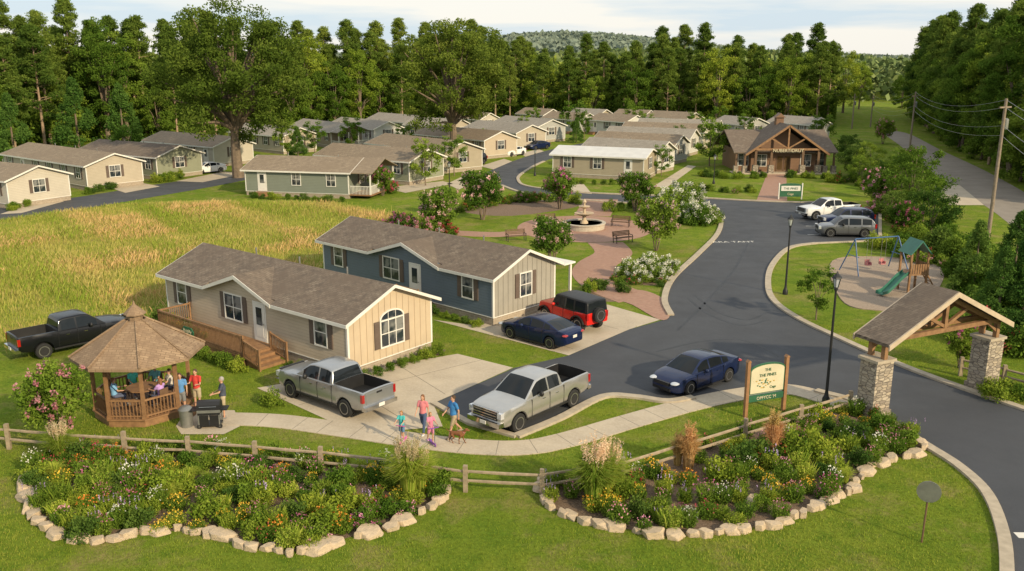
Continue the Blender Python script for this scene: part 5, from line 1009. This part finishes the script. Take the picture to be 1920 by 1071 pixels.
for j in range(ny+1):
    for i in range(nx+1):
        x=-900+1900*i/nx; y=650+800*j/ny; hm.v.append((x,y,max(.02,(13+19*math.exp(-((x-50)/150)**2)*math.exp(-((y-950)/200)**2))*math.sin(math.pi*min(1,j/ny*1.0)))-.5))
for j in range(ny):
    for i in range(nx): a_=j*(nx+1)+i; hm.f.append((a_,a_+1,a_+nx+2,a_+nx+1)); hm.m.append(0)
O('hills',hm.mesh('hills',pm('hill_haze_green',(.18,.22,.17)),True,norm=False),kind='structure')  # hill colour carries the same painted-in distance haze as the far trees
for px,s in (((1610,205),.7),((1690,203),.7),((1580,212),.9)): place(R.choice(DECS),G(*px),R.random()*6,s)
for c,px,s,k_ in ((0,(447,333),1.0,0),(1,(850,296),.97,1)): place(OAKS[k_],G(*px),1.0+c,s,group='old oaks')
# ------------------------------------------------ grass
def grass(name,x0,x1,y0,y1,n,h,w,mat,inc=None,lb='',pw=1.0,thr=None,ph=0):
    X=rng.uniform(x0,x1,n); Y=y0+(y1-y0)*rng.random(n)**pw; k_=np.ones(n,bool)
    if inc is not None: k_=pip(X+rng.normal(size=n)*.9,Y+rng.normal(size=n)*.9,inc)
    nz=np.sin(X*.35+1.3*np.sin(Y*.2+ph)+ph)*np.sin(Y*.27+X*.1+ph)+.4*np.sin(X*1.1+ph*2)*np.sin(Y*.8+ph)
    if thr is not None: k_&=(nz+rng.normal(size=n)*.3)>thr
    for pl in POLY:
        a,b=pl.min(0),pl.max(0)
        if b[0]<x0 or a[0]>x1 or b[1]<y0 or a[1]>y1: continue
        k_&=~pip(X,Y,pl)
    X,Y,nz=X[k_],Y[k_],nz[k_]; n=len(X); B=np.column_stack([X,Y,0*X]); hh=h*rng.uniform(.5,1.2,n)*(1+.35*nz)
    o=O(name,npmesh(name,blades(B,hh,w,.5),4,L[mat],rng.random(n)*.6+.2+.25*nz)); o['kind']='stuff'; o['label']=lb; o['category']='grass'
grass('grass',-22,26,20,50,300000,.065,.009,'blade',None,'short green lawn grass',1.5)
MA=inside(MEAD)
grass('meadow_grass',-75,-8,44,95,170000,.36,.016,'reed',MA,'tall golden meadow grass')
grass('meadow_grass',-75,-8,44,95,120000,.40,.020,'reedg',MA,'tall green meadow weeds',thr=.1,ph=.7)
grass('meadow_grass',-75,-8,44,95,120000,.44,.018,'reedo',MA,'tall rust coloured meadow grass',thr=.4,ph=2.1)
# ------------------------------------------------ light, sky, camera
az=Vector((.66,-.68,0)).normalized(); el=math.radians(26); sd_=Vector((az.x*math.cos(el),az.y*math.cos(el),math.sin(el)))
s=bpy.data.lights.new('sun','SUN'); s.energy=5.0; s.angle=math.radians(1.5); s.color=(1,.83,.56); so=bpy.data.objects.new('sun',s); SC.objects.link(so); so.rotation_euler=sd_.to_track_quat('Z','Y').to_euler()
w=bpy.data.worlds.new('World'); sc.world=w; w.use_nodes=True; nt=w.node_tree; bg=nt.nodes['Background']; sky=nt.nodes.new('ShaderNodeTexSky'); sky.sky_type='NISHITA'; sky.sun_disc=False; sky.sun_elevation=el; sky.sun_rotation=math.atan2(az.x,az.y); sky.dust_density=1.0; sky.air_density=1.0
tc=nt.nodes.new('ShaderNodeTexCoord'); mp=nt.nodes.new('ShaderNodeMapping'); mp.inputs['Scale'].default_value=(1,1,10); nz=nt.nodes.new('ShaderNodeTexNoise'); nz.inputs['Scale'].default_value=3.2; nz.inputs['Detail'].default_value=8; mr=nt.nodes.new('ShaderNodeMapRange'); mr.inputs[1].default_value=.42; mr.inputs[2].default_value=.58; mr.inputs[3].default_value=.0; mr.inputs[4].default_value=1
mc=nt.nodes.new('ShaderNodeMixRGB'); mc.inputs[1].default_value=(5.3,6.2,6.9,1); mc.inputs[2].default_value=(7.9,7.6,7.0,1)
mx=nt.nodes.new('ShaderNodeMixRGB'); mx.inputs[0].default_value=.88
nt.links.new(tc.outputs['Generated'],mp.inputs[0]); nt.links.new(mp.outputs[0],nz.inputs['Vector']); nt.links.new(nz.outputs[0],mr.inputs[0]); nt.links.new(mr.outputs[0],mc.inputs[0]); nt.links.new(sky.outputs[0],mx.inputs[1]); nt.links.new(mc.outputs[0],mx.inputs[2]); nt.links.new(mx.outputs[0],bg.inputs[0]); bg.inputs[1].default_value=.13
cam=bpy.data.cameras.new('camera'); co_=bpy.data.objects.new('camera',cam); SC.objects.link(co_); co_.location=(0,0,H); co_.rotation_euler=(math.radians(90-14.2),0,0); cam.lens=31.5; cam.sensor_width=36; cam.clip_end=5000; sc.camera=co_
sc.view_settings.view_transform='Standard'; sc.view_settings.look='None'; sc.view_settings.exposure=0
print('total',time.time()-T0,len(bpy.data.objects))
